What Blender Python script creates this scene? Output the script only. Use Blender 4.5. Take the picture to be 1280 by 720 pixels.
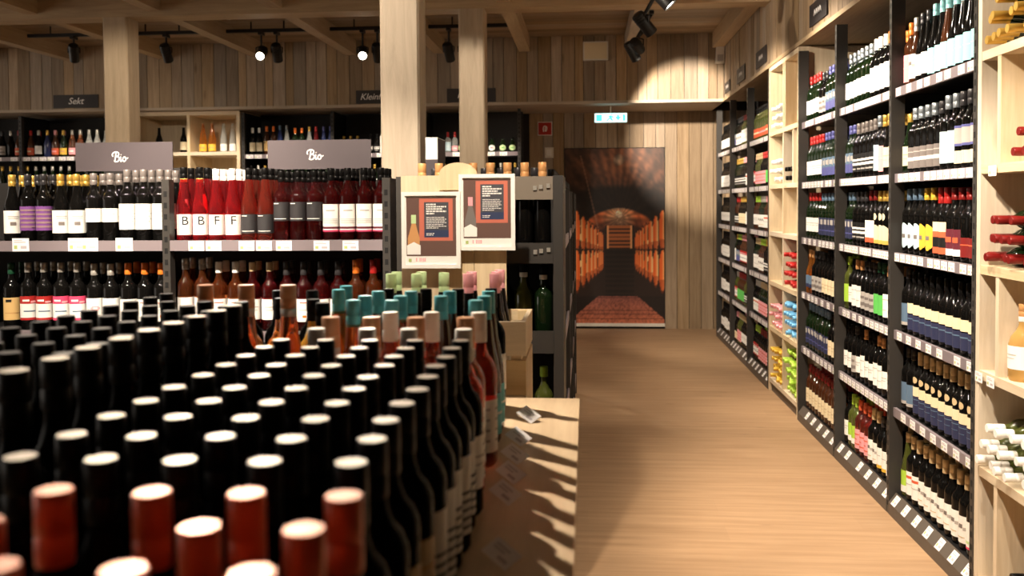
import bpy, bmesh, math, random
from mathutils import Vector, Matrix, Euler

for _o in list(bpy.data.objects):
    bpy.data.objects.remove(_o, do_unlink=True)
scene = bpy.context.scene
COL = scene.collection
rnd = random.Random(7)
PI = math.pi

# ------------------------------------------------------------------ camera
CAM_H = 1.554
cd = bpy.data.cameras.new('camera')
cam = bpy.data.objects.new('camera', cd)
COL.objects.link(cam)
cam.matrix_world = (Matrix.Translation((0, 0, CAM_H)) @ Matrix.Rotation(.0822, 4, 'Z')
                    @ Matrix.Rotation(PI / 2 - .0315, 4, 'X') @ Matrix.Rotation(-.0068, 4, 'Z'))
cd.sensor_width = 36.0
cd.lens = 1135.7 / 1280 * 36.0
cd.shift_y = -.0554
cd.clip_start = .02
cd.clip_end = 60
cd.dof.use_dof = True
cd.dof.focus_distance = 4.1
cd.dof.aperture_fstop = 3.6
scene.camera = cam

# ------------------------------------------------------------------ world and exposure
w = bpy.data.worlds.new('world')
scene.world = w
w.use_nodes = True
w.node_tree.nodes['Background'].inputs[0].default_value = (1, .90, .78, 1)
w.node_tree.nodes['Background'].inputs[1].default_value = 1.25
scene.view_settings.view_transform = 'Standard'
scene.view_settings.look = 'None'
scene.view_settings.gamma = 1
scene.view_settings.use_curve_mapping = False
scene.view_settings.exposure = 0.40
WARM = (1.0, .85, .68)

# spot lamps, seen and unseen: (mount, head, target, watts, cone in degrees, glowing lens, group key)
# each one is built further down as a track spot lamp that carries its own light
LAMPS = [
    # along the right-hand track, turned to the wall shelves
    ((.46, 8.8, 3.24), (.44, 8.75, 2.98), (1.40, 9.60, 1.3), 120, 70, 'wall'),
    ((.46, 8.2, 3.24), (.455, 8.2, 2.94), (1.10, 10.17, 2.50), 560, 38, 'wall'),
    ((.46, 7.0, 3.24), (.445, 7.0, 2.90), (1.55, 7.6, 1.65), 140, 95, 'wall'),
    ((.46, 5.95, 3.24), (.48, 5.95, 2.88), (1.55, 5.8, 1.70), 150, 100, 'wall'),
    ((.46, 4.6, 3.24), (.48, 4.6, 2.90), (1.55, 4.7, 1.55), 140, 100, 'wall'),
    ((.46, 3.3, 3.24), (.48, 3.3, 2.90), (1.60, 3.75, 1.25), 115, 85, 'wall'),
    ((.46, 2.2, 3.24), (.48, 2.2, 2.90), (1.55, 3.6, .50), 260, 60, 'wall'),
    # along the back wall
    ((-5.25, 9.0, 3.29), (-5.25, 9.0, 3.12), (-5.9, 10.35, 1.65), 130, 50, 'back'),
    ((-4.265, 9.0, 3.29), (-4.265, 9.0, 3.10), (-4.4, 10.35, 1.65), 130, 50, 'back'),
    ((-3.27, 9.0, 3.29), (-3.27, 9.0, 3.08), (-2.9, 6.5, 1.7), 90, 62, 'back'),
    ((-3.11, 9.0, 3.29), (-3.11, 9.0, 3.08), (-3.3, 10.35, 1.65), 130, 50, 'back'),
    ((-2.23, 9.0, 3.29), (-2.23, 9.0, 3.06), (-1.6, 6.3, 1.7), 90, 62, 'back'),
    ((-2.08, 9.0, 3.29), (-2.08, 9.0, 3.06), (-2.2, 10.35, 1.65), 130, 50, 'back'),
    ((-1.36, 9.0, 3.29), (-1.36, 9.0, 3.05), (-1.2, 10.35, 1.65), 130, 50, 'back'),
    ((-1.21, 9.0, 3.29), (-1.21, 9.0, 3.05), (-.6, 6.6, 1.0), 70, 62, 'back'),
    # unseen spots over the sales floor, added as fill; table key inferred from shadows
    ((-2.35, 2.3, 3.30), (-2.35, 2.3, 3.08), (-2.25, 3.95, 1.45), 340, 58, 'mid'),
    ((-1.35, 2.3, 3.30), (-1.35, 2.3, 3.08), (-1.35, 3.95, 1.45), 340, 58, 'mid'),
    ((-.42, 2.0, 3.30), (-.42, 2.0, 3.08), (-.42, 3.25, 1.45), 210, 40, 'mid'),
    ((-1.45, 3.1, 3.30), (-1.45, 3.1, 3.08), (-.38, 1.60, 1.02), 430, 50, 'mid'),
    ((-1.95, 3.5, 3.30), (-1.95, 3.5, 3.08), (-1.2, 5.1, 2.0), 130, 60, 'mid'),
    ((-2.9, 5.6, 3.30), (-2.9, 5.6, 3.08), (-4.0, 7.7, 2.0), 110, 55, 'mid'),
    ((-1.2, 6.3, 3.30), (-1.2, 6.3, 3.08), (-1.0, 7.7, 2.2), 50, 60, 'mid'),
    ((-1.15, 4.5, 3.30), (-1.15, 4.5, 3.08), (1.5, 6.6, 2.75), 210, 40, 'mid'),
    ((1.0, 1.0, 3.30), (1.0, 1.0, 3.08), (.95, 2.9, 0), 150, 50, 'mid'),
    ((.80, 4.0, 3.30), (.80, 4.0, 3.08), (.80, 4.9, 0), 90, 80, 'mid'),
    ((.80, 6.5, 3.30), (.80, 6.5, 3.08), (.75, 8.2, 0), 90, 80, 'mid'),
]

# ------------------------------------------------------------------ materials
def lin(r, g, b):
    f = lambda v: (v / 255 / 12.92) if v / 255 <= .04045 else ((v / 255 + .055) / 1.055) ** 2.4
    return (f(r), f(g), f(b))

MATS = {}
def M(name, col=None, rough=.5, metal=0, trans=0, ior=1.45, coat=0, emit=None, emit_s=0, spec=.5, jitter=0):
    if name in MATS:
        return MATS[name]
    m = bpy.data.materials.new(name)
    m.use_nodes = True
    nt = m.node_tree
    b = nt.nodes['Principled BSDF']
    b.inputs['Base Color'].default_value = (*col, 1)
    b.inputs['Roughness'].default_value = rough
    b.inputs['Metallic'].default_value = metal
    b.inputs['Transmission Weight'].default_value = trans
    b.inputs['IOR'].default_value = ior
    b.inputs['Coat Weight'].default_value = coat
    b.inputs['Specular IOR Level'].default_value = spec
    if emit:
        b.inputs['Emission Color'].default_value = (*emit, 1)
        b.inputs['Emission Strength'].default_value = emit_s
    # fine procedural mottling so that no surface is perfectly even
    g = nt.nodes.new('ShaderNodeNewGeometry')
    n = nt.nodes.new('ShaderNodeTexNoise'); n.inputs['Scale'].default_value = 35
    r = nt.nodes.new('ShaderNodeMapRange')
    r.inputs[3].default_value = max(.02, rough - .04); r.inputs[4].default_value = min(1, rough + .06)
    nt.links.new(g.outputs['Position'], n.inputs['Vector'])
    nt.links.new(n.outputs['Fac'], r.inputs[0]); nt.links.new(r.outputs[0], b.inputs['Roughness'])
    MATS[name] = m
    return m

def wood(name, dark, light, axis, stretch=14, scale=2.2, rough=.6, var=.35, knots=True, bump=.15):
    """board wood: grain runs along `axis` in world space, each object gets its own tone and figure"""
    m = bpy.data.materials.new(name); m.use_nodes = True
    nt = m.node_tree; N = nt.nodes.new; L = nt.links.new
    b = nt.nodes['Principled BSDF']; b.inputs['Roughness'].default_value = rough
    g = N('ShaderNodeNewGeometry'); oi = N('ShaderNodeObjectInfo')
    sc = [stretch] * 3; sc['xyz'.index(axis)] = 1.0
    mul = N('ShaderNodeVectorMath'); mul.operation = 'MULTIPLY'
    mul.inputs[1].default_value = [s * scale for s in sc]
    off = N('ShaderNodeVectorMath'); off.operation = 'SCALE'; off.inputs[0].default_value = (13, 29, 17)
    add = N('ShaderNodeVectorMath'); add.operation = 'ADD'
    L(g.outputs['Position'], mul.inputs[0]); L(oi.outputs['Random'], off.inputs['Scale'])
    L(mul.outputs[0], add.inputs[0]); L(off.outputs[0], add.inputs[1])
    n1 = N('ShaderNodeTexNoise'); n1.inputs['Scale'].default_value = 1; n1.inputs['Detail'].default_value = 6
    n1.inputs['Roughness'].default_value = .65; n1.inputs['Distortion'].default_value = .6
    L(add.outputs[0], n1.inputs['Vector'])
    ramp = N('ShaderNodeValToRGB')
    ramp.color_ramp.elements[0].position = .3; ramp.color_ramp.elements[0].color = (*dark, 1)
    ramp.color_ramp.elements[1].position = .68; ramp.color_ramp.elements[1].color = (*light, 1)
    L(n1.outputs['Fac'], ramp.inputs[0])
    hsv = N('ShaderNodeHueSaturation')
    mr = N('ShaderNodeMapRange'); mr.inputs[3].default_value = 1 - var; mr.inputs[4].default_value = 1 + var * .6
    L(oi.outputs['Random'], mr.inputs[0]); L(mr.outputs[0], hsv.inputs['Value'])
    mr2 = N('ShaderNodeMapRange'); mr2.inputs[3].default_value = .75; mr2.inputs[4].default_value = 1.2
    wn = N('ShaderNodeTexWhiteNoise'); wn.noise_dimensions = '1D'
    L(oi.outputs['Random'], wn.inputs['W']); L(wn.outputs['Value'], mr2.inputs[0]); L(mr2.outputs[0], hsv.inputs['Saturation'])
    src = ramp.outputs[0]
    if knots:
        v = N('ShaderNodeTexVoronoi'); v.inputs['Scale'].default_value = .55
        mulk = N('ShaderNodeVectorMath'); mulk.operation = 'MULTIPLY'
        k = [9] * 3; k['xyz'.index(axis)] = 3.2; mulk.inputs[1].default_value = k
        addk = N('ShaderNodeVectorMath'); addk.operation = 'ADD'
        L(g.outputs['Position'], mulk.inputs[0]); L(mulk.outputs[0], addk.inputs[0]); L(off.outputs[0], addk.inputs[1])
        L(addk.outputs[0], v.inputs['Vector'])
        kr = N('ShaderNodeMapRange'); kr.inputs[1].default_value = .03; kr.inputs[2].default_value = .13
        kr.inputs[3].default_value = .55; kr.inputs[4].default_value = 0
        L(v.outputs['Distance'], kr.inputs[0])
        mx = N('ShaderNodeMix'); mx.data_type = 'RGBA'; mx.inputs['B'].default_value = (dark[0] * .45, dark[1] * .38, dark[2] * .3, 1)
        L(kr.outputs[0], mx.inputs['Factor']); L(ramp.outputs[0], mx.inputs['A']); src = mx.outputs['Result']
    L(src, hsv.inputs['Color']); L(hsv.outputs[0], b.inputs['Base Color'])
    bp = N('ShaderNodeBump'); bp.inputs['Strength'].default_value = bump; bp.inputs['Distance'].default_value = .004
    L(n1.outputs['Fac'], bp.inputs['Height']); L(bp.outputs[0], b.inputs['Normal'])
    MATS[name] = m
    return m

wood('spruce_z', (.27, .185, .108), (.43, .315, .20), 'z')
wood('spruce_y', (.27, .185, .108), (.43, .315, .20), 'y')
wood('spruce_x', (.27, .185, .108), (.43, .315, .20), 'x')
wood('pillar_wood', (.42, .31, .19), (.56, .43, .28), 'z', stretch=10, var=.12)
wood('trim_wood_x', (.40, .29, .18), (.54, .41, .26), 'x', var=.08, knots=False)
wood('trim_wood_y', (.40, .29, .18), (.54, .41, .26), 'y', var=.08, knots=False)
wood('pale_pine_x', (.60, .47, .30), (.74, .61, .43), 'x', var=.06)
wood('pale_pine_y', (.60, .47, .30), (.74, .61, .43), 'y', var=.06)
wood('pale_pine_z', (.60, .47, .30), (.74, .61, .43), 'z', var=.06)
wood('maple_y', (.52, .37, .215), (.64, .48, .30), 'y', var=.05, knots=False, rough=.42, bump=.05)
wood('crate_z', (.62, .47, .28), (.78, .63, .42), 'z', var=.1)
wood('crate_x', (.62, .47, .28), (.78, .63, .42), 'x', var=.1)

def floor_mat():
    m = bpy.data.materials.new('oak_floor'); m.use_nodes = True
    nt = m.node_tree; N = nt.nodes.new; L = nt.links.new
    b = nt.nodes['Principled BSDF']; b.inputs['Roughness'].default_value = .5
    g = N('ShaderNodeNewGeometry')
    mp = N('ShaderNodeVectorMath'); mp.operation = 'MULTIPLY'; mp.inputs[1].default_value = (1.6, 24, 1)
    L(g.outputs['Position'], mp.inputs[0])
    n = N('ShaderNodeTexNoise'); n.inputs['Scale'].default_value = 1; n.inputs['Detail'].default_value = 7; n.inputs['Roughness'].default_value = .6
    L(mp.outputs[0], n.inputs['Vector'])
    br = N('ShaderNodeTexBrick'); br.inputs['Scale'].default_value = 1
    br.inputs['Brick Width'].default_value = 1.3; br.inputs['Row Height'].default_value = .19
    br.inputs['Mortar Size'].default_value = .0008; br.inputs['Mortar Smooth'].default_value = .5
    br.inputs['Color1'].default_value = (.43, .43, .43, 1); br.inputs['Color2'].default_value = (.57, .57, .57, 1); br.inputs['Mortar'].default_value = (.36, .36, .36, 1)
    L(g.outputs['Position'], br.inputs['Vector'])
    ramp = N('ShaderNodeValToRGB')
    ramp.color_ramp.elements[0].position = .28; ramp.color_ramp.elements[0].color = (.31, .185, .096, 1)
    ramp.color_ramp.elements[1].position = .66; ramp.color_ramp.elements[1].color = (.43, .275, .155, 1)
    L(n.outputs['Fac'], ramp.inputs[0])
    mx = N('ShaderNodeMix'); mx.data_type = 'RGBA'; mx.blend_type = 'OVERLAY'; mx.inputs['Factor'].default_value = .30
    L(ramp.outputs[0], mx.inputs['A']); L(br.outputs['Color'], mx.inputs['B'])
    # short dark knots and splits
    mk = N('ShaderNodeVectorMath'); mk.operation = 'MULTIPLY'; mk.inputs[1].default_value = (2.2, 9, 1)
    L(g.outputs['Position'], mk.inputs[0])
    v = N('ShaderNodeTexVoronoi'); v.inputs['Scale'].default_value = .8; L(mk.outputs[0], v.inputs['Vector'])
    kr = N('ShaderNodeMapRange'); kr.inputs[1].default_value = .02; kr.inputs[2].default_value = .09; kr.inputs[3].default_value = .55; kr.inputs[4].default_value = 0
    L(v.outputs['Distance'], kr.inputs[0])
    mx2 = N('ShaderNodeMix'); mx2.data_type = 'RGBA'; mx2.inputs['B'].default_value = (.12, .06, .03, 1)
    L(kr.outputs[0], mx2.inputs['Factor']); L(mx.outputs['Result'], mx2.inputs['A'])
    L(mx2.outputs['Result'], b.inputs['Base Color'])
    MATS['oak_floor'] = m
floor_mat()

M('dark_metal', lin(58, 55, 52), .45, spec=.4)
M('black_metal', lin(22, 21, 21), .4)
M('grey_fascia', lin(122, 112, 100), .45)
M('plinth', lin(88, 80, 72), .5)
M('back_panel', lin(34, 31, 30), .6)
M('rail_grey', lin(128, 118, 122), .35)
M('tag_white', lin(240, 236, 236), .5)
M('tag_ink', lin(186, 178, 182), .6)
M('tag_red', lin(205, 60, 60), .5)
M('tag_green', lin(175, 190, 120), .5)
M('sign_slate', lin(82, 73, 77), .6)
M('sign_dark', lin(52, 48, 48), .6)
M('sign_ink', lin(245, 242, 238), .6)
M('white_plastic', lin(225, 220, 208), .4)
M('red_sign', lin(190, 40, 30), .45)
M('lens_glow', (1, .9, .75), .3, emit=(1, .88, .70), emit_s=25)
M('exit_glow', (.6, .9, .9), .4, emit=(.55, .95, 1.0), emit_s=2.0)
M('exit_green', (.1, .5, .4), .4, emit=(.08, .66, .66), emit_s=1.2)
M('slot_black', (.004, .004, .004), .8)
# glass
M('glass_black', (.004, .0037, .0034), .06, spec=.22)
M('glass_table', (.003, .0028, .0026), .12, spec=.02)
M('glass_green', (.005, .013, .004), .06, coat=.3)
M('glass_olive', (.09, .105, .02), .06, trans=.3, coat=.3)
M('glass_brown', (.05, .016, .006), .06, coat=.3)
M('glass_rose', (.88, .17, .11), .05, trans=.95, ior=1.36)
M('glass_amber', (.60, .17, .05), .05, trans=.95, ior=1.36)
M('glass_red', (.92, .06, .075), .05, trans=.93, ior=1.36)
M('glass_darkrose', (.40, .035, .035), .05, trans=.96, ior=1.36)
M('glass_orange', (.94, .36, .07), .05, trans=.92, ior=1.36)
M('glass_salmon', (.92, .36, .18), .05, trans=.94, ior=1.36)
M('glass_yellow', (.85, .48, .07), .05, trans=.6, ior=1.36)
M('glass_gold', (.80, .50, .16), .05, trans=.55, ior=1.36)
M('glass_clear', (.82, .84, .80), .04, trans=.75, ior=1.3)
M('glass_blue', (.02, .03, .10), .06, coat=.3)
# print and foil
PAL = dict(white=(240, 238, 232), cream=(232, 216, 180), beige=(206, 182, 140), black=(16, 15, 15), charcoal=(48, 46, 48), grey=(120, 112, 108),
           lightgrey=(178, 172, 166), silver=(190, 186, 178), gold=(216, 176, 84), orange=(232, 120, 40), red=(172, 36, 34), darkred=(120, 24, 22), brickred=(196, 84, 46),
           pink=(228, 70, 110), palepink=(238, 164, 170), palegreen=(196, 222, 164), teal=(88, 176, 186), turquoise=(150, 214, 218), paleblue=(190, 214, 222),
           blue=(86, 88, 146), navy=(44, 48, 78), violet=(122, 72, 140), yellow=(222, 180, 60), green=(96, 190, 90), lime=(170, 210, 70), maroon=(96, 30, 44), tan=(204, 150, 96),
           copper=(196, 140, 98), amberpaper=(224, 186, 122), rust=(212, 94, 60), skyblue=(110, 178, 224), darkgreen=(24, 74, 50), slateblue=(92, 116, 140), steel=(150, 158, 164), mauve=(150, 120, 124))
for k, v in PAL.items():
    M('p_' + k, lin(*v), .55)
M('c_black', lin(14, 13, 13), .36, spec=.12)
for k in ('white', 'cream', 'beige', 'grey', 'silver', 'gold', 'orange', 'red', 'darkred', 'brickred', 'pink', 'palepink', 'palegreen', 'teal', 'turquoise',
          'blue', 'yellow', 'green', 'lime', 'tan', 'copper', 'rust', 'skyblue', 'darkgreen', 'slateblue', 'steel', 'charcoal'):
    M('c_' + k, lin(*PAL[k]), .32, metal=(.6 if k in ('gold', 'silver', 'steel') else .15 if k not in ('white', 'cream', 'black') else 0))
M('cap_glint', lin(146, 138, 128), .36, metal=.85)  # glossy black cap top: its glint is put into this pale metal colour
M('red_cap_glint', lin(178, 130, 112), .36, metal=.7)  # capsule top paler than its side: glint put into the colour

# ------------------------------------------------------------------ mesh helpers
class MB:
    def __init__(s):
        s.v = []; s.f = []; s.m = []
    def box(s, x0, x1, y0, y1, z0, z1, mi=0, bev=0):
        n = len(s.v)
        s.v += [(x0, y0, z0), (x1, y0, z0), (x1, y1, z0), (x0, y1, z0), (x0, y0, z1), (x1, y0, z1), (x1, y1, z1), (x0, y1, z1)]
        for q in ((0, 3, 2, 1), (4, 5, 6, 7), (0, 1, 5, 4), (1, 2, 6, 5), (2, 3, 7, 6), (3, 0, 4, 7)):
            s.f.append(tuple(n + i for i in q)); s.m.append(mi)
        return s
    def lathe(s, prof, seg=20, mi=0, mis=None, cx=0, cy=0):
        n = len(s.v); rings = []
        for r, z in prof:
            if r < 1e-6:
                rings.append([len(s.v)]); s.v.append((cx, cy, z))
            else:
                rings.append(list(range(len(s.v), len(s.v) + seg)))
                s.v += [(cx + r * math.cos(2 * PI * i / seg), cy + r * math.sin(2 * PI * i / seg), z) for i in range(seg)]
        for k in range(len(rings) - 1):
            a, b = rings[k], rings[k + 1]; q = mis[k] if mis else mi
            for i in range(seg):
                j = (i + 1) % seg
                if len(a) == 1 and len(b) == 1: continue
                if len(a) == 1: s.f.append((a[0], b[j], b[i]))
                elif len(b) == 1: s.f.append((a[i], a[j], b[0]))
                else: s.f.append((a[i], a[j], b[j], b[i]))
                s.m.append(q)
        if len(rings[0]) > 1: s.f.append(tuple(reversed(rings[0]))); s.m.append(mis[0] if mis else mi)
        if len(rings[-1]) > 1: s.f.append(tuple(rings[-1])); s.m.append(mis[-1] if mis else mi)
        return s
    def poly(s, pts, mi=0):
        n = len(s.v); s.v += [tuple(p) for p in pts]; s.f.append(tuple(range(n, n + len(pts)))); s.m.append(mi); return s
    def prism(s, pts2, y0, y1, mi=0):
        """outline in x,z (counter-clockwise seen from -y) given thickness y0..y1"""
        n = len(s.v); k = len(pts2)
        s.v += [(x, y0, z) for x, z in pts2] + [(x, y1, z) for x, z in pts2]
        s.f.append(tuple(range(n, n + k))); s.m.append(mi)
        s.f.append(tuple(range(n + 2 * k - 1, n + k - 1, -1))); s.m.append(mi)
        for i in range(k):
            j = (i + 1) % k
            s.f.append((n + i, n + k + i, n + k + j, n + j)); s.m.append(mi)
        return s
    def tube(s, p, q, r, seg=8, mi=0, r2=None):
        p = Vector(p); q = Vector(q); d = (q - p).normalized(); u = d.orthogonal().normalized(); w_ = d.cross(u)
        n = len(s.v); r2 = r if r2 is None else r2
        for c_, rr in ((p, r), (q, r2)):
            for i in range(seg):
                a = 2 * PI * i / seg; s.v.append(tuple(c_ + (u * math.cos(a) + w_ * math.sin(a)) * rr))
        for i in range(seg):
            j = (i + 1) % seg; s.f.append((n + i, n + j, n + seg + j, n + seg + i)); s.m.append(mi)
        s.f.append(tuple(n + i for i in reversed(range(seg)))); s.m.append(mi)
        s.f.append(tuple(n + seg + i for i in range(seg))); s.m.append(mi)
        return s
    def add(s, o, mat=None, mis=None):
        n = len(s.v)
        s.v += [tuple(mat @ Vector(p)) for p in o.v] if mat else o.v
        s.f += [tuple(n + i for i in q) for q in o.f]
        s.m += [mis[i] for i in o.m] if mis else o.m
        return s
    def mesh(s, name, mats, smooth=None):
        me = bpy.data.meshes.new(name)
        me.from_pydata(s.v, [], s.f)
        for m in mats: me.materials.append(MATS[m] if isinstance(m, str) else m)
        me.polygons.foreach_set('material_index', s.m)
        if smooth is not None:
            me.polygons.foreach_set('use_smooth', [True] * len(s.f))
            me.set_sharp_from_angle(angle=math.radians(smooth))
        me.update()
        return me
    def build(s, name, mats, parent=None, smooth=None, loc=None, rz=None):
        if isinstance(mats, str): mats = [mats]
        return put(name, s.mesh(name, mats, smooth), parent, loc, rz)

def wloc(o):
    v = Vector((0, 0, 0))
    while o: v += o.location; o = o.parent
    return v

def put(name, data, parent=None, loc=None, rz=None, local=False):
    """link an object; loc is a world position unless local is set (parents carry no rotation then)"""
    o = bpy.data.objects.new(name, data); COL.objects.link(o)
    p = Vector(loc) if loc is not None else Vector((0, 0, 0))
    if parent:
        o.parent = parent
        if not local: p = p - wloc(parent)
    o.location = p
    if rz is not None: o.rotation_euler = (0, 0, rz)
    return o

def tag(o, label=None, cat=None, group=None, kind=None):
    if label: o['label'] = label
    if cat: o['category'] = cat
    if group: o['group'] = group
    if kind: o['kind'] = kind
    return o

def thing(name, loc, label, cat, group=None, rz=0):
    o = bpy.data.objects.new(name, None); COL.objects.link(o)
    o.empty_display_size = .05; o.location = loc; o.rotation_euler = (0, 0, rz)
    return tag(o, label, cat, group)

def structure(o):
    o['kind'] = 'structure'; return o

UNIT = {}
def unit_box(mat, bev=True):
    """a bevelled 1 x 1 x 1 board mesh shared by all boards of one material"""
    if mat not in UNIT:
        UNIT[mat] = MB().box(-.5, .5, -.5, .5, -.5, .5).mesh('board', [mat])
    return UNIT[mat]

def board(name, mat, parent, x0, x1, y0, y1, z0, z1):
    o = put(name, unit_box(mat), parent, ((x0 + x1) / 2, (y0 + y1) / 2, (z0 + z1) / 2))
    o.scale = (abs(x1 - x0), abs(y1 - y0), abs(z1 - z0))
    return o

def text_mesh(body, size, shear=.25, bold=0, extrude=.0008):
    c = bpy.data.curves.new('lettering', 'FONT'); c.body = body; c.size = size; c.shear = shear
    c.align_x = 'CENTER'; c.align_y = 'CENTER'; c.offset = bold; c.extrude = extrude; c.resolution_u = 3
    o = bpy.data.objects.new('lettering', c); COL.objects.link(o)
    dg = bpy.context.evaluated_depsgraph_get(); dg.update()
    me = bpy.data.meshes.new_from_object(o.evaluated_get(dg))
    bpy.data.objects.remove(o); bpy.data.curves.remove(c)
    return me

def smooth_path(pts, n=6):
    out = []
    P = [pts[0]] + list(pts) + [pts[-1]]
    for i in range(1, len(P) - 2):
        p0, p1, p2, p3 = P[i - 1], P[i], P[i + 1], P[i + 2]
        for k in range(n):
            t = k / n
            out.append(tuple(.5 * (2 * p1[a] + (p2[a] - p0[a]) * t + (2 * p0[a] - 5 * p1[a] + 4 * p2[a] - p3[a]) * t * t
                                   + (3 * p1[a] - p0[a] - 3 * p2[a] + p3[a]) * t ** 3) for a in (0, 1)))
    out.append(pts[-1])
    return out

def stroke(mb, pts, wd, y=0, th=.0012, scale=1, ox=0, oz=0, mi=0):
    """a brush stroke as a thin ribbon in the x,z plane, raised towards -y"""
    P = [(ox + p[0] * scale, oz + p[1] * scale) for p in smooth_path(pts)]
    Lf, Rt = [], []
    for i, p in enumerate(P):
        a = P[max(0, i - 1)]; b = P[min(len(P) - 1, i + 1)]
        dx, dz = b[0] - a[0], b[1] - a[1]; l = math.hypot(dx, dz) or 1
        k = wd / 2
        Lf.append((p[0] - dz / l * k, p[1] + dx / l * k)); Rt.append((p[0] + dz / l * k, p[1] - dx / l * k))
    for i in range(len(P) - 1):
        mb.poly([(Rt[i][0], y - th, Rt[i][1]), (Rt[i + 1][0], y - th, Rt[i + 1][1]), (Lf[i + 1][0], y - th, Lf[i + 1][1]), (Lf[i][0], y - th, Lf[i][1])], mi)
    for p in (P[0], P[-1]):
        mb.poly([(p[0] + wd / 2 * math.cos(2 * PI * k / 10), y - th * 1.01, p[1] + wd / 2 * math.sin(2 * PI * k / 10)) for k in range(10)], mi)

BIO = [[(.36, 1.62), (.28, 1.1), (.17, .45), (.12, .02)],
       [(-.28, 1.02), (-.36, 1.32), (-.12, 1.68), (.40, 1.82), (.86, 1.62), (.84, 1.18), (.40, .94), (.86, .86), (.98, .42), (.66, .04), (.26, -.02), (.02, .14)],
       [(1.28, .86), (1.20, .40), (1.28, .04), (1.48, .16), (1.70, .56)], [(1.36, 1.26), (1.37, 1.30)],
       [(2.06, .88), (1.76, .72), (1.68, .30), (1.90, .02), (2.20, .20), (2.30, .62), (2.06, .88), (2.14, .66), (2.42, .56), (2.66, .68)]]
# ================================================================== the setting
XS = 1.506            # front plane of the wall shelves and of the boarding above them
YB = 10.165           # front plane of the boarding above the back shelves
SOF = 2.646           # underside of the boarded bulkheads
CEIL = 3.40
WR, WB, WL, WF = 2.06, 11.20, -11.5, -3.2      # right and back walls; the shop goes on to the left

structure(MB().box(WL, WR, WF, WB, -.08, 0).build('floor', 'oak_floor'))

ceil_o = structure(MB().box(WL, WR, WF, WB, CEIL + .02, CEIL + .1).build('ceiling', 'spruce_x'))
y = YB
while y > 7.6:
    wd = .138
    board('ceiling_board', 'spruce_x', ceil_o, WL, WR, y - wd + .004, y, CEIL, CEIL + .02 + rnd.uniform(-.002, 0))
    y -= wd
structure(MB().box(WL, WR, WF, y, CEIL, CEIL + .02).build('trim_1', 'spruce_x'))
for x in (-7.05, -5.965, -4.85, -3.735, -2.655, -1.645, -.685, .485, 1.44):
    board('joist', 'trim_wood_y', ceil_o, x - .06, x + .06, WF, YB, 3.235, CEIL)
for yy in (7.76, 5.0, 1.6):
    board('cross_beam', 'trim_wood_x', ceil_o, WL, XS, yy - .11, yy + .11, 3.19, CEIL)

# outer walls
wall_back = structure(MB().box(WL, WR, WB, WB + .1, 0, CEIL).build('wall_back', 'back_panel'))
structure(MB().box(WL, WR, WF - .1, WF, 0, CEIL).build('wall_front', 'spruce_z'))
structure(MB().box(WR, WR + .1, WF, WB, 0, CEIL).build('wall_right', 'back_panel'))

# boarded bulkhead above the back shelves
bb = structure(MB().box(WL, XS, YB + .022, WB, SOF + .03, CEIL).build('wall_back_upper', 'sign_dark'))
x = WL
while x < XS:
    wd = rnd.choice((.095, .12, .12, .145, .145))
    x1 = min(x + wd, XS)
    d = rnd.uniform(0, .007)
    board('plank', 'spruce_z', bb, x + .003, x1 - .003, YB + d, YB + .024, SOF + .03, CEIL)
    x += wd
structure(MB().box(WL, XS, YB - .012, WB, SOF, SOF + .03).build('trim_2', 'trim_wood_x'))
# boarded bulkhead above the right-hand shelves
br_ = structure(MB().box(XS + .022, WR, WF, YB + .02, SOF + .03, CEIL).build('wall_right_upper', 'sign_dark'))
y = YB
while y > .2:
    wd = rnd.choice((.12, .145, .145, .17))
    d = rnd.uniform(0, .007)
    board('plank', 'spruce_z', br_, XS + d, XS + .024, y - wd + .003, y - .003, SOF + .03, CEIL)
    y -= wd
MB().box(XS, XS + .024, WF, y, SOF + .03, CEIL).build('board_field', 'spruce_z', br_)
structure(MB().box(XS - .012, WR, WF, YB, SOF, SOF + .03).build('trim_3', 'trim_wood_y'))

# boarded back wall around the cellar door
for xa, xb, z0 in ((-.70, -.272, 0), (-.272, .948, 2.215), (.948, WR - .01, 0)):
    x = xa
    while x < xb - .02:
        wd = rnd.choice((.12, .145, .145, .17))
        x1 = min(x + wd, xb) if xb - (x + wd) > .04 else xb
        board('plank', 'spruce_z', wall_back, x + .003, x1 - .003, WB - .03 + rnd.uniform(0, .006), WB, z0, SOF)
        x = x1
door = structure(MB().box(-.27, .945, WB - .045, WB - .002, .03, 2.21).build('door_1', 'back_panel'))
MB().box(-.27, .945, WB - .052, WB - .044, .03, .07).build('kick_strip', 'white_plastic', door)

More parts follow.
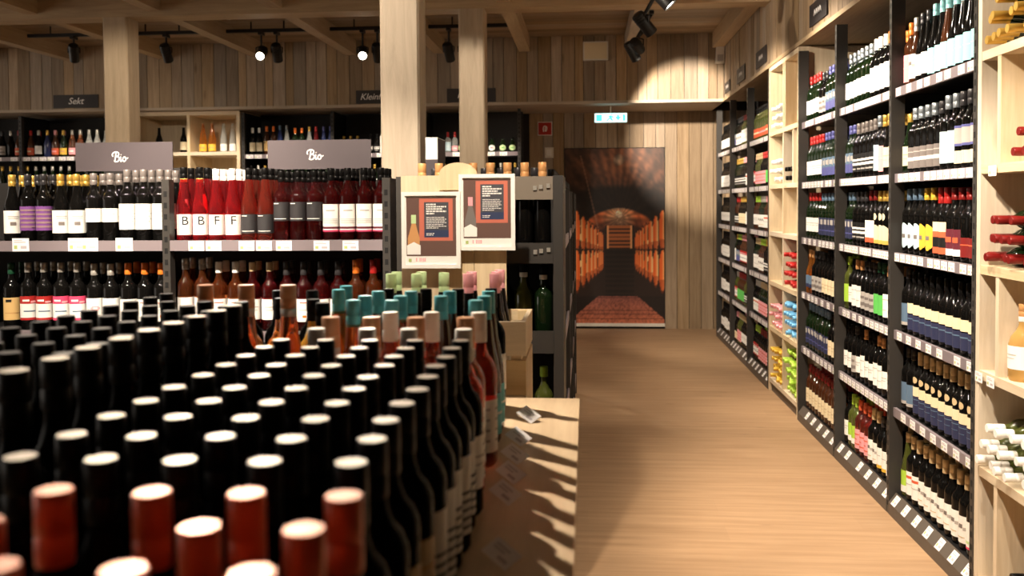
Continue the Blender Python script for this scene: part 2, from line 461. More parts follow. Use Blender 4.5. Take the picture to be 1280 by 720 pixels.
def mural():
    """large photo print of a vaulted barrel cellar, drawn as a fine colour grid"""
    nx, nz = 110, 190
    x0, x1, z0, z1 = -.262, .937, .07, 2.205
    vx, vz = .545, .50
    def brick(u, v, s, t):
        return .85 + .15 * math.sin(u * s) * math.sin(v * t + math.floor(u * s / PI) * 1.3)
    rr = random.Random(3)
    noise = [[rr.random() for _ in range(64)] for _ in range(64)]
    def ns(u, v, s):
        a, b = (u * s) % 63, (v * s) % 63
        i, j = int(a), int(b); fa, fb = a - i, b - j
        return (noise[i][j] * (1 - fa) + noise[i + 1][j] * fa) * (1 - fb) + (noise[i][j + 1] * (1 - fa) + noise[i + 1][j + 1] * fa) * fb
    def mixc(a, b, t):
        t = max(0, min(1, t)); return tuple(a[i] * (1 - t) + b[i] * t for i in range(3))
    def colour(u, v):
        c = (34, 22, 17)
        # vault
        if v > .46:
            du = u - vx
            c = mixc((100, 62, 41), (44, 28, 20), abs(v - .90) * 4 + .5 * abs(du))
            d = math.hypot(du, (v - .935) * 1.75)
            c = mixc((236, 206, 172), c, d / .075) if d < .06 else mixc((140, 86, 54), c, (d - .05) / .30)
            arc = .70 + .10 * math.sqrt(max(0, 1 - (du / .56) ** 2))
            if v < arc: c = mixc(c, (28, 18, 14), (arc - v) / .03)
            t = (du / .44) ** 2 + ((v - .46) / .20) ** 2
            if t < 1.0:
                c = mixc((58, 30, 20), (196, 100, 52), (t - .25) / .55)
                if t > .90: c = mixc(c, (28, 18, 14), (t - .90) / .1)
                d2 = math.hypot(du, (v - .625) * 1.75)
                if d2 < .20: c = mixc((240, 204, 164), c, .25 + d2 / .20 * .75) if d2 > .035 else (244, 214, 178)
            k = ns(u * 1.5 + v, v * 2, 26)
            ray = .85 + .15 * math.sin(math.atan2(v - .60, du) * 26)
            c = tuple(q * (.70 + .5 * k) * ray for q in c)
        # hose along the left of the vault
        if abs((u - .16) - (.96 - v) * .42) < .007 and .5 < v < .96: c = mixc(c, (150, 110, 84), .5)
        # stair and end wall
        if .40 < u < .70 and v < .56:
            c = (22, 15, 12)
            if .43 < v < .56 and .42 < u < .68:
                c = (150, 86, 46) if (v * 44) % 1 < .55 else (52, 30, 20)
                if u < .44 or u > .66: c = (196, 140, 92)
            elif v > .15 and (v * 36) % 1 < .4: c = (34, 22, 17)
        # barrels, two tiers on each side
        for side in (-1, 1):
            for tier, (zt, hgt) in enumerate(((.525, .25), (.31, .26))):
                for k in range(8):
                    q = .80 ** (7 - k)
                    cu = vx + side * (.10 + .33 * q) * (1.0 if side < 0 else 1.02)
                    cv = .41 + (zt - .41) * (.30 + .78 * q)
                    ru, rv = .036 * q + .004, hgt * .5 * (.36 + .64 * q)
                    t = ((u - cu) / ru) ** 2 + ((v - cv) / rv) ** 2
                    if t < 1:
                        sh = (u - cu) / ru * side
                        c = mixc((244, 200, 150), (190, 84, 30), (1 - sh) * .8)
                        if t > .80: c = (40, 24, 17)
                        if v < cv - rv * .4: c = mixc(c, (120, 52, 22), .5)
        # brick floor
        if v < .155:
            hw0, hw1 = .20, .52
            t = v / .155
            hw = hw1 + (hw0 - hw1) * t
            cu = .53
            if abs(u - cu) < hw:
                c = mixc((150, 84, 58), (112, 66, 58), t)
                row = math.log(1 / (1.15 - t * .97)) * 5.5
                if row % 1 < .14: c = mixc(c, (60, 30, 24), .6)
                colm = (u - cu) / hw * 7 + (math.floor(row) % 2) * .5
                if colm % 1 < .08: c = mixc(c, (60, 30, 24), .5)
                c = tuple(q_ * (.8 + .4 * ns(u * 3, v * 5, 30)) for q_ in c)
            else: c = (24, 16, 13)
        return lin(*[max(0, min(255, q * 1.3)) for q in c])
    mb = MB(); cols = []
    for j in range(nz + 1):
        for i in range(nx + 1):
            mb.v.append((x0 + (x1 - x0) * i / nx, WB - .047, z0 + (z1 - z0) * j / nz)); cols.append(colour(i / nx, j / nz))
    for j in range(nz):
        for i in range(nx):
            a = j * (nx + 1) + i; mb.f.append((a, a + 1, a + nx + 2, a + nx + 1)); mb.m.append(0)
    m = bpy.data.materials.new('cellar_print'); m.use_nodes = True
    at = m.node_tree.nodes.new('ShaderNodeVertexColor'); at.layer_name = 'print'
    b = m.node_tree.nodes['Principled BSDF']; b.inputs['Roughness'].default_value = .5
    m.node_tree.links.new(at.outputs['Color'], b.inputs['Base Color'])
    me = mb.mesh('cellar_print', [m])
    ca = me.color_attributes.new('print', 'FLOAT_COLOR', 'POINT')
    ca.data.foreach_set('color', [q for c in cols for q in (*c, 1)])
    o = put('cellar_print', me, door)
    o['label'] = 'photo print of a vaulted cellar lined with barrels'
mural()

# free-standing timber posts
for px, py, lb in ((-4.09, 7.76, 'square timber post between the sparkling wines and the wooden display niche'),
                   (-.963, 7.76, 'slimmer timber post behind the poster stand, next to the green bottles'),
                   (-1.03, 5.1, 'widest timber post rising right behind the gondola of organic wines')):
    mb = MB(); h = .11; b_ = .012
    prof = [(-h + b_, -h), (h - b_, -h), (h, -h + b_), (h, h - b_), (h - b_, h), (-h + b_, h), (-h, h - b_), (-h, -h + b_)]
    n = len(prof)
    mb.v = [(px + a, py + c, 0) for a, c in prof] + [(px + a, py + c, 3.19 if py != 5.1 else 3.19) for a, c in prof]
    mb.f = [tuple(reversed(range(n))), tuple(range(n, 2 * n))] + [(i, (i + 1) % n, n + (i + 1) % n, n + i) for i in range(n)]
    mb.m = [0] * len(mb.f)
    r = thing('timber_post', (px, py, 0), lb, 'post', 'timber posts')
    mb.build('shaft', 'pillar_wood', r)

# ================================================================== shelving
LV = [2.095, 1.678, 1.293, .912, .528, .110]     # shelf tops of the wall shelves
TAGM = {}
def tag_mesh(wd, ht, flat=False):
    """price ticket facing -y, origin at its lower edge"""
    k = (wd, ht)
    if k not in TAGM:
        mb = MB().box(-wd / 2, wd / 2, -.0016, 0, 0, ht, 0)
        for (u0, u1, v0, v1, mi) in ((.10, .30, .18, .46, 3), (.50, .86, .20, .42, 2), (.10, .80, .66, .74, 1), (.10, .60, .82, .88, 1)):
            mb.poly([(-wd / 2 + wd * u, -.0019, ht * v) for u, v in ((u0, v0), (u1, v0), (u1, v1), (u0, v1))], mi)
        TAGM[k] = mb.mesh('price_tag', ['tag_white', 'tag_ink', 'tag_ink', 'tag_green'])
    return TAGM[k]

def upright(name, parent, x0, x1, y0, y1, z1, face, z0=0):
    """slotted steel upright; face = 'x' or 'y' says which side carries the slots"""
    o = MB().box(x0, x1, y0, y1, z0, z1).build(name, 'dark_metal', parent)
    mb = MB(); z = z0 + .04
    while z < z1 - .03:
        if face == 'x':
            c = (y0 + y1) / 2; q = (y1 - y0) * .22
            mb.poly([(x0 - .0012, c + q, z), (x0 - .0012, c - q, z), (x0 - .0012, c - q, z + .024), (x0 - .0012, c + q, z + .024)])
        else:
            c = (x0 + x1) / 2; q = (x1 - x0) * .22
            mb.poly([(c - q, y0 - .0012, z), (c + q, y0 - .0012, z), (c + q, y0 - .0012, z + .024), (c - q, y0 - .0012, z + .024)])
        z += .05
    s = mb.build('slot_row', 'slot_black', o); s['kind'] = 'stuff'
    return o

def wall_bay(y0, y1, label, tags=True, tagstep=None, last=False):
    root = thing('wall_shelf_unit', (XS, y0, 0), label, 'shelf', 'steel wall shelf units')
    MB().box(2.0, 2.03, y0, y1, .0, 2.62).build('back_panel', 'back_panel', root)
    MB().box(XS + .012, 2.0, y0 + .02, y1 - .02, 0, .075).build('plinth', 'plinth', root)
    upright('upright', root, XS - .020, XS + .045, y0 - .016, y0 + .016, 2.60, 'x')
    if y0 < 4 or (7.5 < y0 < 8): MB().box(XS + .05, 2.0, y0 - .006, y0 + .006, .11, 2.60).build('side_panel', 'black_metal', root)
    if last: upright('upright', root, XS - .020, XS + .045, y1 - .016, y1 + .016, 2.60, 'x')
    for i, z in enumerate(LV):
        sh = MB().box(XS + .014, 2.0, y0 + .018, y1 - .018, z - .025, z).build('shelf', 'black_metal', root)
        if i < 5:
            rail = MB().box(XS - .002, XS + .014, y0 + .018, y1 - .018, z - .040, z + .004).build('price_rail', 'rail_grey', root)
        else:
            # sloping ticket ledge in front of the bottom shelf
            mb = MB()
            A, B = y0 + .018, y1 - .018
            mb.v = [(XS - .022, A, .058), (XS + .014, A, .108), (XS + .014, B, .108), (XS - .022, B, .058), (XS - .022, A, 0), (XS - .022, B, 0), (XS + .014, A, 0), (XS + .014, B, 0)]
            mb.f = [(0, 1, 2, 3), (0, 3, 5, 4), (0, 4, 6, 1), (3, 2, 7, 5), (1, 6, 7, 2), (4, 5, 7, 6)]; mb.m = [0] * 6
            rail = mb.build('price_rail', 'plinth', root)
        if tags:
            st = tagstep[i] if tagstep else .085
            y = y0 + .06 + rnd.uniform(0, .03)
            while y < y1 - .05:
                if i < 5:
                    t = put('price_tag', tag_mesh(.062, .038), rail, (XS - .0025, y, z - .037), -PI / 2)
                else:
                    t = put('price_tag', tag_mesh(.055, .052), rail, (XS - .0215, y, .0605), 0)
                    t.rotation_euler = (-math.radians(35.8), 0, -PI / 2)
                y += st * rnd.choice((1, 1, 1, 1.5))
    return root

BAYY = [3.616, 4.612, 5.596]
wall_bay(3.632, 4.612, 'steel wall shelf with the turquoise labels on top, beside the near wooden rack', tagstep=(.092, .075, .078, .125, .125, .14))
wall_bay(4.612, 5.596, 'steel wall shelf between the turquoise-label bay and the blue-capped bay', tagstep=(.066, .066, .066, .08, .08, .15))
wall_bay(5.596, 6.545, 'steel wall shelf next to the slim wooden rack with coloured capsules', tagstep=(.08, .08, .09, .10, .10, .16), last=True)
wall_bay(7.62, 8.60, 'steel wall shelf just behind the slim wooden rack', tagstep=(.08,) * 5 + (.16,))
wall_bay(8.60, 9.62, 'far steel wall shelf between two other bays near the back wall', tagstep=(.08,) * 5 + (.16,))
wall_bay(9.62, 10.60, 'last steel wall shelf in the corner by the boarded back wall', tagstep=(.08,) * 5 + (.16,), last=True)

def wood_rack(y0, y1, label, wide, slots, dividers):
    """pale wooden rack; slots = list of (level index, y of divider)"""
    root = thing('wooden_wine_rack', (1.49, y0, 0), label, 'rack', 'wooden wine racks')
    F, B = 1.488, 1.99
    t = .032
    board('side_panel', 'pale_pine_z', root, F, B, y0, y0 + t, 0, SOF - .01)
    board('side_panel', 'pale_pine_z', root, F, B, y1 - t, y1, 0, SOF - .01)
    board('back_panel', 'pale_pine_z', root, B, B + .02, y0, y1, 0, SOF - .01)
    for z in [SOF - .01] + [2.11, 1.685, 1.305, .905, .535, .11]:
        board('shelf_board', 'pale_pine_y', root, F + .002, B, y0 + t, y1 - t, z - .034, z)
    for lo, hi, yy in dividers:
        board('divider', 'pale_pine_z', root, F + .004, B, yy - .014, yy + .014, lo, hi - .034)
    board('plinth', 'plinth', root, F + .02, B, y0, y1, 0, .07)
    return root
wood_rack(2.30, 3.612, 'pale wooden rack with heaped red- and white-capped bottles and a brandy bottle', 1,
          None, [(1.685, 2.11, 3.44), (.905, 1.305, 3.44), (.11, .535, 3.44), (1.685, 2.11, 2.95), (.905, 1.305, 2.95), (.11, .535, 2.95)])
wood_rack(6.565, 7.60, 'slim pale wooden rack with blue, yellow and green capsules in the wall of shelves', 1,
          None, [(lo, hi, yy) for lo, hi in ((2.11, SOF - .01), (1.685, 2.11), (1.305, 1.685), (.905, 1.305), (.535, .905), (.11, .535)) for yy in (7.08,)]
          + [(1.685, 2.11, 6.75), (2.11, SOF - .01, 7.02)])

# double-sided gondola of organic wines, front edge at y = 3.85
GX = [-3.84, -2.842, -1.843, -.86]
GS = [1.394, .994, .594, .16]
def gondola_bay(x0, x1, label, last=False):
    root = thing('gondola_shelf', (x0, 3.85, 0), label, 'shelf', 'gondola shelf bays with organic wines')
    MB().box(x0, x1, 4.185, 4.215, 0, 1.665).build('back_panel', 'back_panel', root)
    MB().box(x0 + .02, x1 - .02, 3.87, 4.53, 0, .12).build('plinth', 'plinth', root)
    upright('upright', root, x0 - .017, x0 + .017, 3.852, 3.90, 1.665, 'y')
    if last:
        upright('upright', root, x1 - .017, x1 + .017, 3.852, 3.90, 1.665, 'y')
        MB().box(x1 - .004, x1 + .004, 3.90, 4.50, .12, 1.665).build('side_panel', 'dark_metal', root)
    for z in GS:
        MB().box(x0 + .018, x1 - .018, 3.866, 4.185, z - .025, z).build('shelf', 'black_metal', root)
        rail = MB().box(x0 + .018, x1 - .018, 3.85, 3.866, z - .042, z + .004).build('price_rail', 'rail_grey', root)
        if z > 1:
            xs = [.055, .10, .30, .56, .62, .78] if x0 < -2 else [.11, .19, .34, .42, .51, .68, .81]
            for q in xs:
                put('price_tag', tag_mesh(.078 if x0 < -2 else .07, .043 if x0 > -2 else .058), rail, (x0 + q * (x1 - x0) + .03, 3.8495, z - .042), 0)
    for z in (1.30, .90, .50):
        MB().box(x0 + .018, x1 - .018, 4.215, 4.52, z - .025, z).build('rear_shelf', 'black_metal', root)
    return root
gondola_bay(GX[0], GX[1], 'steel gondola end bay of organic wines without a Bio sign')
gondola_bay(GX[1], GX[2], 'steel gondola bay of dark red wines under a Bio sign')
gondola_bay(GX[2], GX[3], 'steel gondola bay of rose wines under a Bio sign', last=True)

# gondola running along the aisle, its end shelf behind the posters
EC = thing('aisle_gondola', (-.41, 3.40, 0), 'dark steel end shelf along the aisle behind the two posters', 'shelf')
MB().box(-.72, -.09, 3.78, 3.80, 0, 1.655).build('back_panel', 'back_panel', EC)
MB().box(-.72, -.685, 3.40, 3.44, 0, 1.655).build('upright', 'dark_metal', EC); MB().box(-.125, -.088, 3.40, 3.44, 0, 1.655).build('upright', 'dark_metal', EC)
MB().box(-.128, -.088, 3.44, 3.78, .12, 1.655).build('side_panel', 'dark_metal', EC)
for z0, z1, nm in ((1.565, 1.652, 'fascia'), (1.325, 1.402, 'shelf_front'), (.985, 1.07, 'shelf_front'), (.60, .68, 'shelf_front'), (0, .12, 'plinth')):
    MB().box(-.684, -.126, 3.404, 3.414, z0, z1).build(nm, 'grey_fascia' if z0 > 1.5 else 'dark_metal', EC)
    if z0 < 1.5: MB().box(-.684, -.126, 3.414, 3.78, z0, z0 + .02).build('shelf', 'black_metal', EC)
for z in (1.60, 1.36):
    mb = MB()
    for k, dx in enumerate((0, .022, .05)):
        mb.box(-.20 + dx, -.186 + dx, 3.398, 3.404, z + .004 * k, z + .016 + .004 * k)
    mb.build('bracket_hook', 'c_silver', EC)
for k in range(4):
    yy = 3.80 + k * .9
    y1 = yy + .9
    MB().box(-.42, -.40, yy, y1, 0, 1.655).build('back_panel', 'back_panel', EC)
    upright('upright', EC, -.128, -.088, y1 - .04, y1, 1.62, 'x')
    for z in (1.394, .994, .594, .16):
        MB().box(-.40, -.10, yy, y1 - .04, z - .03, z).build('shelf', 'black_metal', EC)
        MB().box(-.80, -.42, yy + .02, y1 - .02, z - .03, z).build('shelf', 'black_metal', EC)
        MB().box(-.10, -.092, yy, y1 - .04, z - .042, z + .004).build('price_rail', 'rail_grey', EC)

# shelves along the back wall
def back_bay(x0, x1, label, last=False):
    root = thing('back_shelf_unit', (x0, 10.30, 0), label, 'shelf', 'steel shelf units along the back wall')
    MB().box(x0, x1, 10.90, 10.93, 0, SOF - .004).build('back_panel', 'back_panel', root)
    upright('upright', root, x0 - .017, x0 + .017, 10.30, 10.35, 2.62, 'y')
    if last: upright('upright', root, x1 - .017, x1 + .017, 10.30, 10.35, 2.62, 'y')
    MB().box(x0 - .006, x0 + .006, 10.35, 10.90, .1, 2.62).build('side_panel', 'black_metal', root)
    for z in (2.13, 1.70, 1.28, .86, .44, .10):
        MB().box(x0 + .018, x1 - .018, 10.316, 10.90, z - .025, z).build('shelf', 'black_metal', root)
        rail = MB().box(x0 + .018, x1 - .018, 10.30, 10.316, z - .042, z + .004).build('price_rail', 'rail_grey', root)
        if z > 1.6:
            x = x0 + .08
            while x < x1 - .06:
                put('price_tag', tag_mesh(.085, .044), rail, (x, 10.2995, z - .042), 0); x += rnd.choice((.1, .1, .14, .2))
back_bay(-7.70, -6.70, 'back-wall shelf bay of grey-labelled sparkling wine, next to the Sekt bay')
back_bay(-6.70, -5.32, 'back-wall shelf bay of sparkling wines under the Sekt sign', True)
back_bay(-3.98, -2.92, 'back-wall shelf bay with white and amber labelled bottles beside the wooden niche')
back_bay(-2.92, -1.86, 'back-wall shelf bay mostly hidden by the widest timber post')
back_bay(-1.86, -.76, 'back-wall shelf bay with the small green bottles', True)
nr = thing('display_niche', (-4.63, 10.28, 0), 'pale wooden display niche with gold and clear decorative bottles', 'cabinet')
board('side_panel', 'pale_pine_z', nr, -5.29, -5.25, 10.28, 10.90, 0, SOF - .004)
board('side_panel', 'pale_pine_z', nr, -4.05, -4.01, 10.28, 10.90, 0, SOF - .004)
board('back_panel', 'pale_pine_z', nr, -5.29, -4.01, 10.90, 10.92, 0, SOF - .004)
board('divider', 'pale_pine_z', nr, -4.645, -4.61, 10.285, 10.90, .06, SOF - .05)
board('top_board', 'pale_pine_x', nr, -5.25, -4.05, 10.28, 10.90, SOF - .05, SOF - .004)
for z in (2.17, 1.72, 1.27, .82):
    board('shelf_board', 'pale_pine_x', nr, -5.25, -4.645, 10.285, 10.90, z - .04, z)
    board('shelf_board', 'pale_pine_x', nr, -4.61, -4.05, 10.285, 10.90, z - .04, z)
# ================================================================== bottles
def profile(kind, h, R):
    if kind == 'bordeaux':
        return [(R * .86, 0), (R, .008), (R, .60 * h), (R * .97, .635 * h), (R * .80, .685 * h), (R * .55, .72 * h), (.0158, .765 * h), (.0142, .80 * h), (.0136, .985 * h)]
    if kind == 'burgundy':
        return [(R * .86, 0), (R, .008), (R, .46 * h), (R * .95, .52 * h), (R * .78, .60 * h), (R * .56, .68 * h), (.0175, .76 * h), (.0148, .82 * h), (.0136, .985 * h)]
    if kind == 'hock':
        return [(R * .88, 0), (R, .008), (R, .40 * h), (R * .95, .47 * h), (R * .80, .57 * h), (R * .60, .68 * h), (.0185, .79 * h), (.0148, .86 * h), (.0136, .985 * h)]
    if kind == 'champagne':
        return [(R * .84, 0), (R, .010), (R, .43 * h), (R * .95, .51 * h), (R * .74, .62 * h), (R * .50, .72 * h), (.0175, .82 * h), (.0155, .985 * h)]
    if kind == 'bulb':       # round-bellied carafe bottle
        return [(R * .9, 0), (R, .012), (R, .40 * h), (R * .97, .48 * h), (R * .82, .57 * h), (R * .5, .65 * h), (.018, .70 * h), (.0155, .74 * h), (.0155, .985 * h)]
    if kind == 'drop':       # decorative flame-shaped bottle
        return [(R * .8, 0), (R, .01), (R, .28 * h), (R * .95, .42 * h), (R * .78, .58 * h), (R * .55, .74 * h), (.018, .88 * h), (.013, .985 * h)]
    if kind == 'beer':
        return [(R * .88, 0), (R, .008), (R, .52 * h), (R * .9, .60 * h), (R * .55, .72 * h), (.016, .84 * h), (.0138, .985 * h)]

def cap_mb(cap, cl, h, seg, rc=.0158, top=None, rings=True):
    mb = MB()
    p = [(rc - .0006, h - cl), (rc, h - cl + .002), (rc, h - cl * .62), (rc - .0007, h - cl * .60), (rc - .0007, h - cl * .57), (rc, h - cl * .55), (rc - .0002, h - .0016), (rc - .0013, h), (0, h)]
    mb.lathe(p, seg, mis=[0] * 7 + [1])
    return mb

def wrap_band(mb, R, z0, z1, ha, mats_by, cols=10, shape=None, rows=None, ang0=-PI / 2):
    """label patch around the bottle front; mats_by = [(v0, v1, material index)]"""
    rows = rows or (10 if shape else 1)
    for v0, v1, mi in mats_by:
        for r in range(rows):
            a0, a1 = v0 + (v1 - v0) * r / rows, v0 + (v1 - v0) * (r + 1) / rows
            def half(v):
                if shape == 'oval': return ha * math.sqrt(max(.02, 1 - (2 * v - 1) ** 2))
                if shape == 'arch': return ha * (1 if v < .55 else math.sqrt(max(.03, 1 - ((v - .55) / .45) ** 2)))
                return ha
            h0, h1 = half(a0), half(a1)
            n = len(mb.v)
            for k in range(cols + 1):
                t = -1 + 2 * k / cols
                for v, hh in ((a0, h0), (a1, h1)):
                    A = ang0 + t * hh
                    mb.v.append((R * math.cos(A), R * math.sin(A), z0 + (z1 - z0) * v))
            for k in range(cols):
                q = n + 2 * k
                mb.f.append((q, q + 2, q + 3, q + 1)); mb.m.append(mi)

def patch(mb, R, ha, z0, z1, u0, u1, v0, v1, mi):
    """printed mark on a label, u and v in 0..1"""
    cols = max(2, round((u1 - u0) * 12)); n = len(mb.v)
    for k in range(cols + 1):
        A = -PI / 2 + ha * (-1 + 2 * (u0 + (u1 - u0) * k / cols))
        for v in (v0, v1): mb.v.append((R * math.cos(A), R * math.sin(A), z0 + (z1 - z0) * v))
    for k in range(cols):
        q = n + 2 * k; mb.f.append((q, q + 2, q + 3, q + 1)); mb.m.append(mi)

# label designs: z range as a share of the height, half angle in degrees, bands, marks, shape
TXT = [(.22, .78, .62, .66, 1), (.30, .70, .52, .55, 1), (.25, .75, .22, .25, 1)]
def LB(z0, z1, bands, marks=(), ha=78, shape=None, extra=None):
    return dict(z0=z0, z1=z1, bands=bands if isinstance(bands, list) else [(0, 1, bands)], marks=marks, ha=ha, shape=shape, extra=extra)
DES = {
    'plain_white': LB(.16, .46, 'white', [(.25, .75, .60, .64, 'lightgrey'), (.3, .7, .45, .48, 'lightgrey')]),
    'tall_white': LB(.12, .52, 'white', [(.2, .8, .75, .78, 'lightgrey'), (.3, .7, .30, .33, 'lightgrey')]),
    'white_crest': LB(.13, .47, 'white', [(.38, .62, .34, .50, 'grey'), (.28, .72, .72, .76, 'lightgrey'), (.30, .70, .64, .67, 'lightgrey')]),
    'white_small': LB(.28, .48, 'white', [(.3, .7, .55, .60, 'lightgrey')]),
    'white_pattern': LB(.16, .52, 'white', [(.1 + .2 * (k % 5) + .1 * (k // 5 % 2), .15 + .2 * (k % 5) + .1 * (k // 5 % 2), .30 + .1 * (k // 5), .33 + .1 * (k // 5), 'lightgrey') for k in range(25) if .2 * (k % 5) + .1 * (k // 5 % 2) < .8]),
    'cream': LB(.14, .46, 'cream', [(.25, .75, .55, .6, 'beige'), (.3, .7, .35, .38, 'beige')]),
    'cream_low': LB(.10, .34, 'cream', [(.2, .8, .6, .65, 'beige')]),
    'beige': LB(.10, .48, 'beige', [(.1, .35, .1, .3, 'charcoal'), (.2, .8, .7, .73, 'tan')]),
    'stripes': LB(.10, .50, [(0, 1, 'white')], [(0, 1, .08 + .11 * k, .115 + .11 * k, 'black') for k in range(5)]),
    'violet': LB(.16, .52, 'violet', [(.1, .9, .12 + .17 * k, .20 + .17 * k, 'mauve') for k in range(5)]),
    'amber': LB(.14, .48, 'amberpaper', [(.2, .45, .80, .92, 'black'), (.15, .85, .30, .33, 'tan')]),
    'redtop': LB(.14, .50, [(0, .10, 'red'), (.10, .68, 'white'), (.68, 1, 'red')], [(.2, .5, .78, .86, 'white'), (.55, .8, .72, .80, 'palepink'), (.25, .75, .35, .40, 'slateblue')]),
    'pinktop': LB(.14, .50, [(0, .10, 'pink'), (.10, .68, 'white'), (.68, 1, 'pink')], [(.2, .5, .78, .86, 'white'), (.55, .8, .72, .80, 'palepink'), (.25, .75, .35, .40, 'slateblue')]),
    'pink_ring': LB(.12, .48, 'white', [(.35, .65, .62, .66, 'palepink'), (.30, .42, .52, .62, 'palepink'), (.58, .70, .52, .62, 'palepink'), (.35, .65, .48, .52, 'palepink'), (.3, .7, .25, .28, 'grey')]),
    'white_red_seal': LB(.13, .46, 'white', [(.3, .7, .82, .86, 'rust'), (.25, .75, .5, .53, 'lightgrey'), (.42, .58, .18, .28, 'orange')]),
    'rose_white': LB(.12, .50, [(0, .06, 'pink'), (.06, .10, 'white'), (.10, .18, 'maroon'), (.18, 1, 'white')], [(.15, .85, .30 + .05 * k, .315 + .05 * k, 'lightgrey') for k in range(4)] + [(.3, .7, .75, .79, 'lightgrey')]),
    'black_box': LB(.10, .36, 'charcoal', [(.1, .4, .90, .94, 'white'), (.1, .75, .10, .13, 'white')], ha=70),
    'black_box_tall': LB(.28, .55, 'charcoal', [(.1, .4, .90, .94, 'white'), (.1, .75, .10, .13, 'white')], ha=70),
    'letter': LB(.08, .36, 'white', (), ha=64),
    'turquoise': LB(.10, .44, 'turquoise', [(.25, .75, .55, .58, 'paleblue')]),
    'grey_band': LB(.08, .40, [(0, .36, 'grey'), (.36, .52, 'white'), (.52, 1, 'grey')], [(.2, .8, .75, .80, 'lightgrey')]),
    'paleblue': LB(.10, .52, 'paleblue', [(.3, .7, .5, .53, 'white')]),
    'violetblue': LB(.30, .56, [(0, .12, 'blue'), (.12, .88, 'lightgrey'), (.88, 1, 'blue')], extra=(.08, .24, 'cream')),
    'oval_white': LB(.10, .48, 'paleblue', [(.35, .65, .40, .55, 'grey')], ha=62, shape='oval'),
    'oval_yellow': LB(.10, .48, 'yellow', [(.35, .65, .40, .55, 'grey')], ha=62, shape='oval'),
    'white_red_black': LB(.08, .52, [(0, .20, 'rust'), (.20, .52, 'black'), (.52, .70, 'rust'), (.70, 1, 'cream')]),
    'maroon_white': LB(.08, .44, [(0, .25, 'white'), (.25, 1, 'maroon')], [(.3, .7, .5, .7, 'rust')]),
    'darkred': LB(.08, .34, 'darkred', [(.2, .8, .6, .66, 'rust')]),
    'crest_r': LB(.06, .30, 'black', [(.25, .75, .62, .9, 'lightgrey')], ha=70),
    'navy_band': LB(.08, .50, [(0, .58, 'navy'), (.62, 1, 'cream')], [(.2, .8, .40, .44, 'slateblue')], extra=None),
    'navy_medal': LB(.08, .48, [(0, .62, 'navy'), (.64, 1, 'cream')], [(.2, .8, .50, .53, 'slateblue'), (.3, .7, .30, .32, 'slateblue')], extra=(.53, .63, 'beige')),
    'red_medal': LB(.08, .48, [(0, .62, 'brickred'), (.64, 1, 'cream')], [(.2, .8, .40, .43, 'rust')], extra=(.53, .63, 'beige')),
    'green_white': LB(.12, .46, [(0, .3, 'white'), (.3, 1, 'lime')]),
    'white_redband': LB(.10, .46, [(0, .70, 'white'), (.70, .82, 'rust'), (.82, 1, 'white')], [(.2, .8, .45, .48, 'lightgrey')]),
    'white_sketch': LB(.10, .46, 'white', [(.15, .35, .50, .62, 'lightgrey'), (.4, .6, .55, .70, 'grey'), (.62, .85, .48, .60, 'lightgrey'), (.3, .7, .2, .23, 'beige')]),
    'white_pinkfoot': LB(.10, .46, [(0, .08, 'pink'), (.08, 1, 'white')], [(.3, .7, .2, .3, 'palegreen')]),
    'white_yellowfoot': LB(.10, .46, [(0, .16, 'yellow'), (.16, 1, 'white')], [(.3, .7, .6, .63, 'lightgrey')]),
    'pink_print': LB(.10, .46, 'palepink', [(.15, .8, .70, .76, 'rust'), (.2, .6, .45, .5, 'rust'), (.3, .85, .2, .26, 'rust')]),
    'green': LB(.12, .46, 'green'),
    'limegreen': LB(.14, .48, 'lime'),
    'grey_print': LB(.12, .44, 'lightgrey', [(.1, .9, .2, .4, 'grey'), (.2, .7, .6, .75, 'grey')]),
    'white_script': LB(.12, .44, [(0, 1, 'black')], [(.08, .92, .60, .72, 'white'), (.12, .88, .36, .50, 'white'), (.3, .7, .12, .2, 'lightgrey')]),
    'blue_label': LB(.12, .48, [(0, .45, 'blue'), (.45, 1, 'slateblue')], [(.12, .3, .55, .9, 'lightgrey'), (.36, .5, .55, .9, 'lightgrey'), (.58, .88, .6, .85, 'lightgrey')]),
    'navy_squares': LB(.12, .48, 'navy', [(.1, .3, .62, .9, 'lightgrey'), (.4, .58, .62, .9, 'lightgrey'), (.68, .9, .62, .9, 'lightgrey'), (.2, .8, .25, .3, 'blue')]),
    'arch_cream': LB(.10, .42, [(0, .2, 'gold'), (.2, 1, 'cream')], ha=66, shape='arch', extra=(.50, .62, 'cream')),
    'white_redfoot': LB(.10, .48, [(0, .22, 'rust'), (.22, 1, 'white')]),
    'pale_pink_tall': LB(.08, .50, 'palepink', [(.3, .7, .5, .53, 'cream')]),
    'bluebox': LB(.14, .42, [(0, .3, 'navy'), (.3, 1, 'slateblue')]),
    'steelblue': LB(.12, .46, [(0, .14, 'lightgrey'), (.14, 1, 'slateblue')]),
    'teal_side': LB(.06, .34, 'teal', [(.2, .8, .5, .55, 'white')], ha=120),
    'dotted': LB(.10, .44, 'white', [(.1 + .18 * k, .18 + .18 * k, v, v + .05, 'lightgrey') for k in range(5) for v in (.2, .4, .6, .8)], ha=110),
    'red_seal': LB(.10, .36, 'rust', [(.3, .7, .4, .6, 'cream')]),
    'gold_label': LB(.10, .34, 'yellow', [(.25, .75, .4, .6, 'tan')]),
    'orange_label': LB(.10, .34, 'rust', [(.25, .75, .4, .6, 'palepink')]),
    'palepeach': LB(.10, .34, 'palepink', [(.25, .75, .4, .6, 'white')]),
    'oval_green': LB(.12, .50, 'palegreen', [(.35, .65, .4, .6, 'green')], ha=60, shape='oval'),
    'oval_pink': LB(.12, .50, 'white', [(.35, .65, .4, .6, 'pink')], ha=60, shape='oval'),
    'none': None,
}
TPL = {}
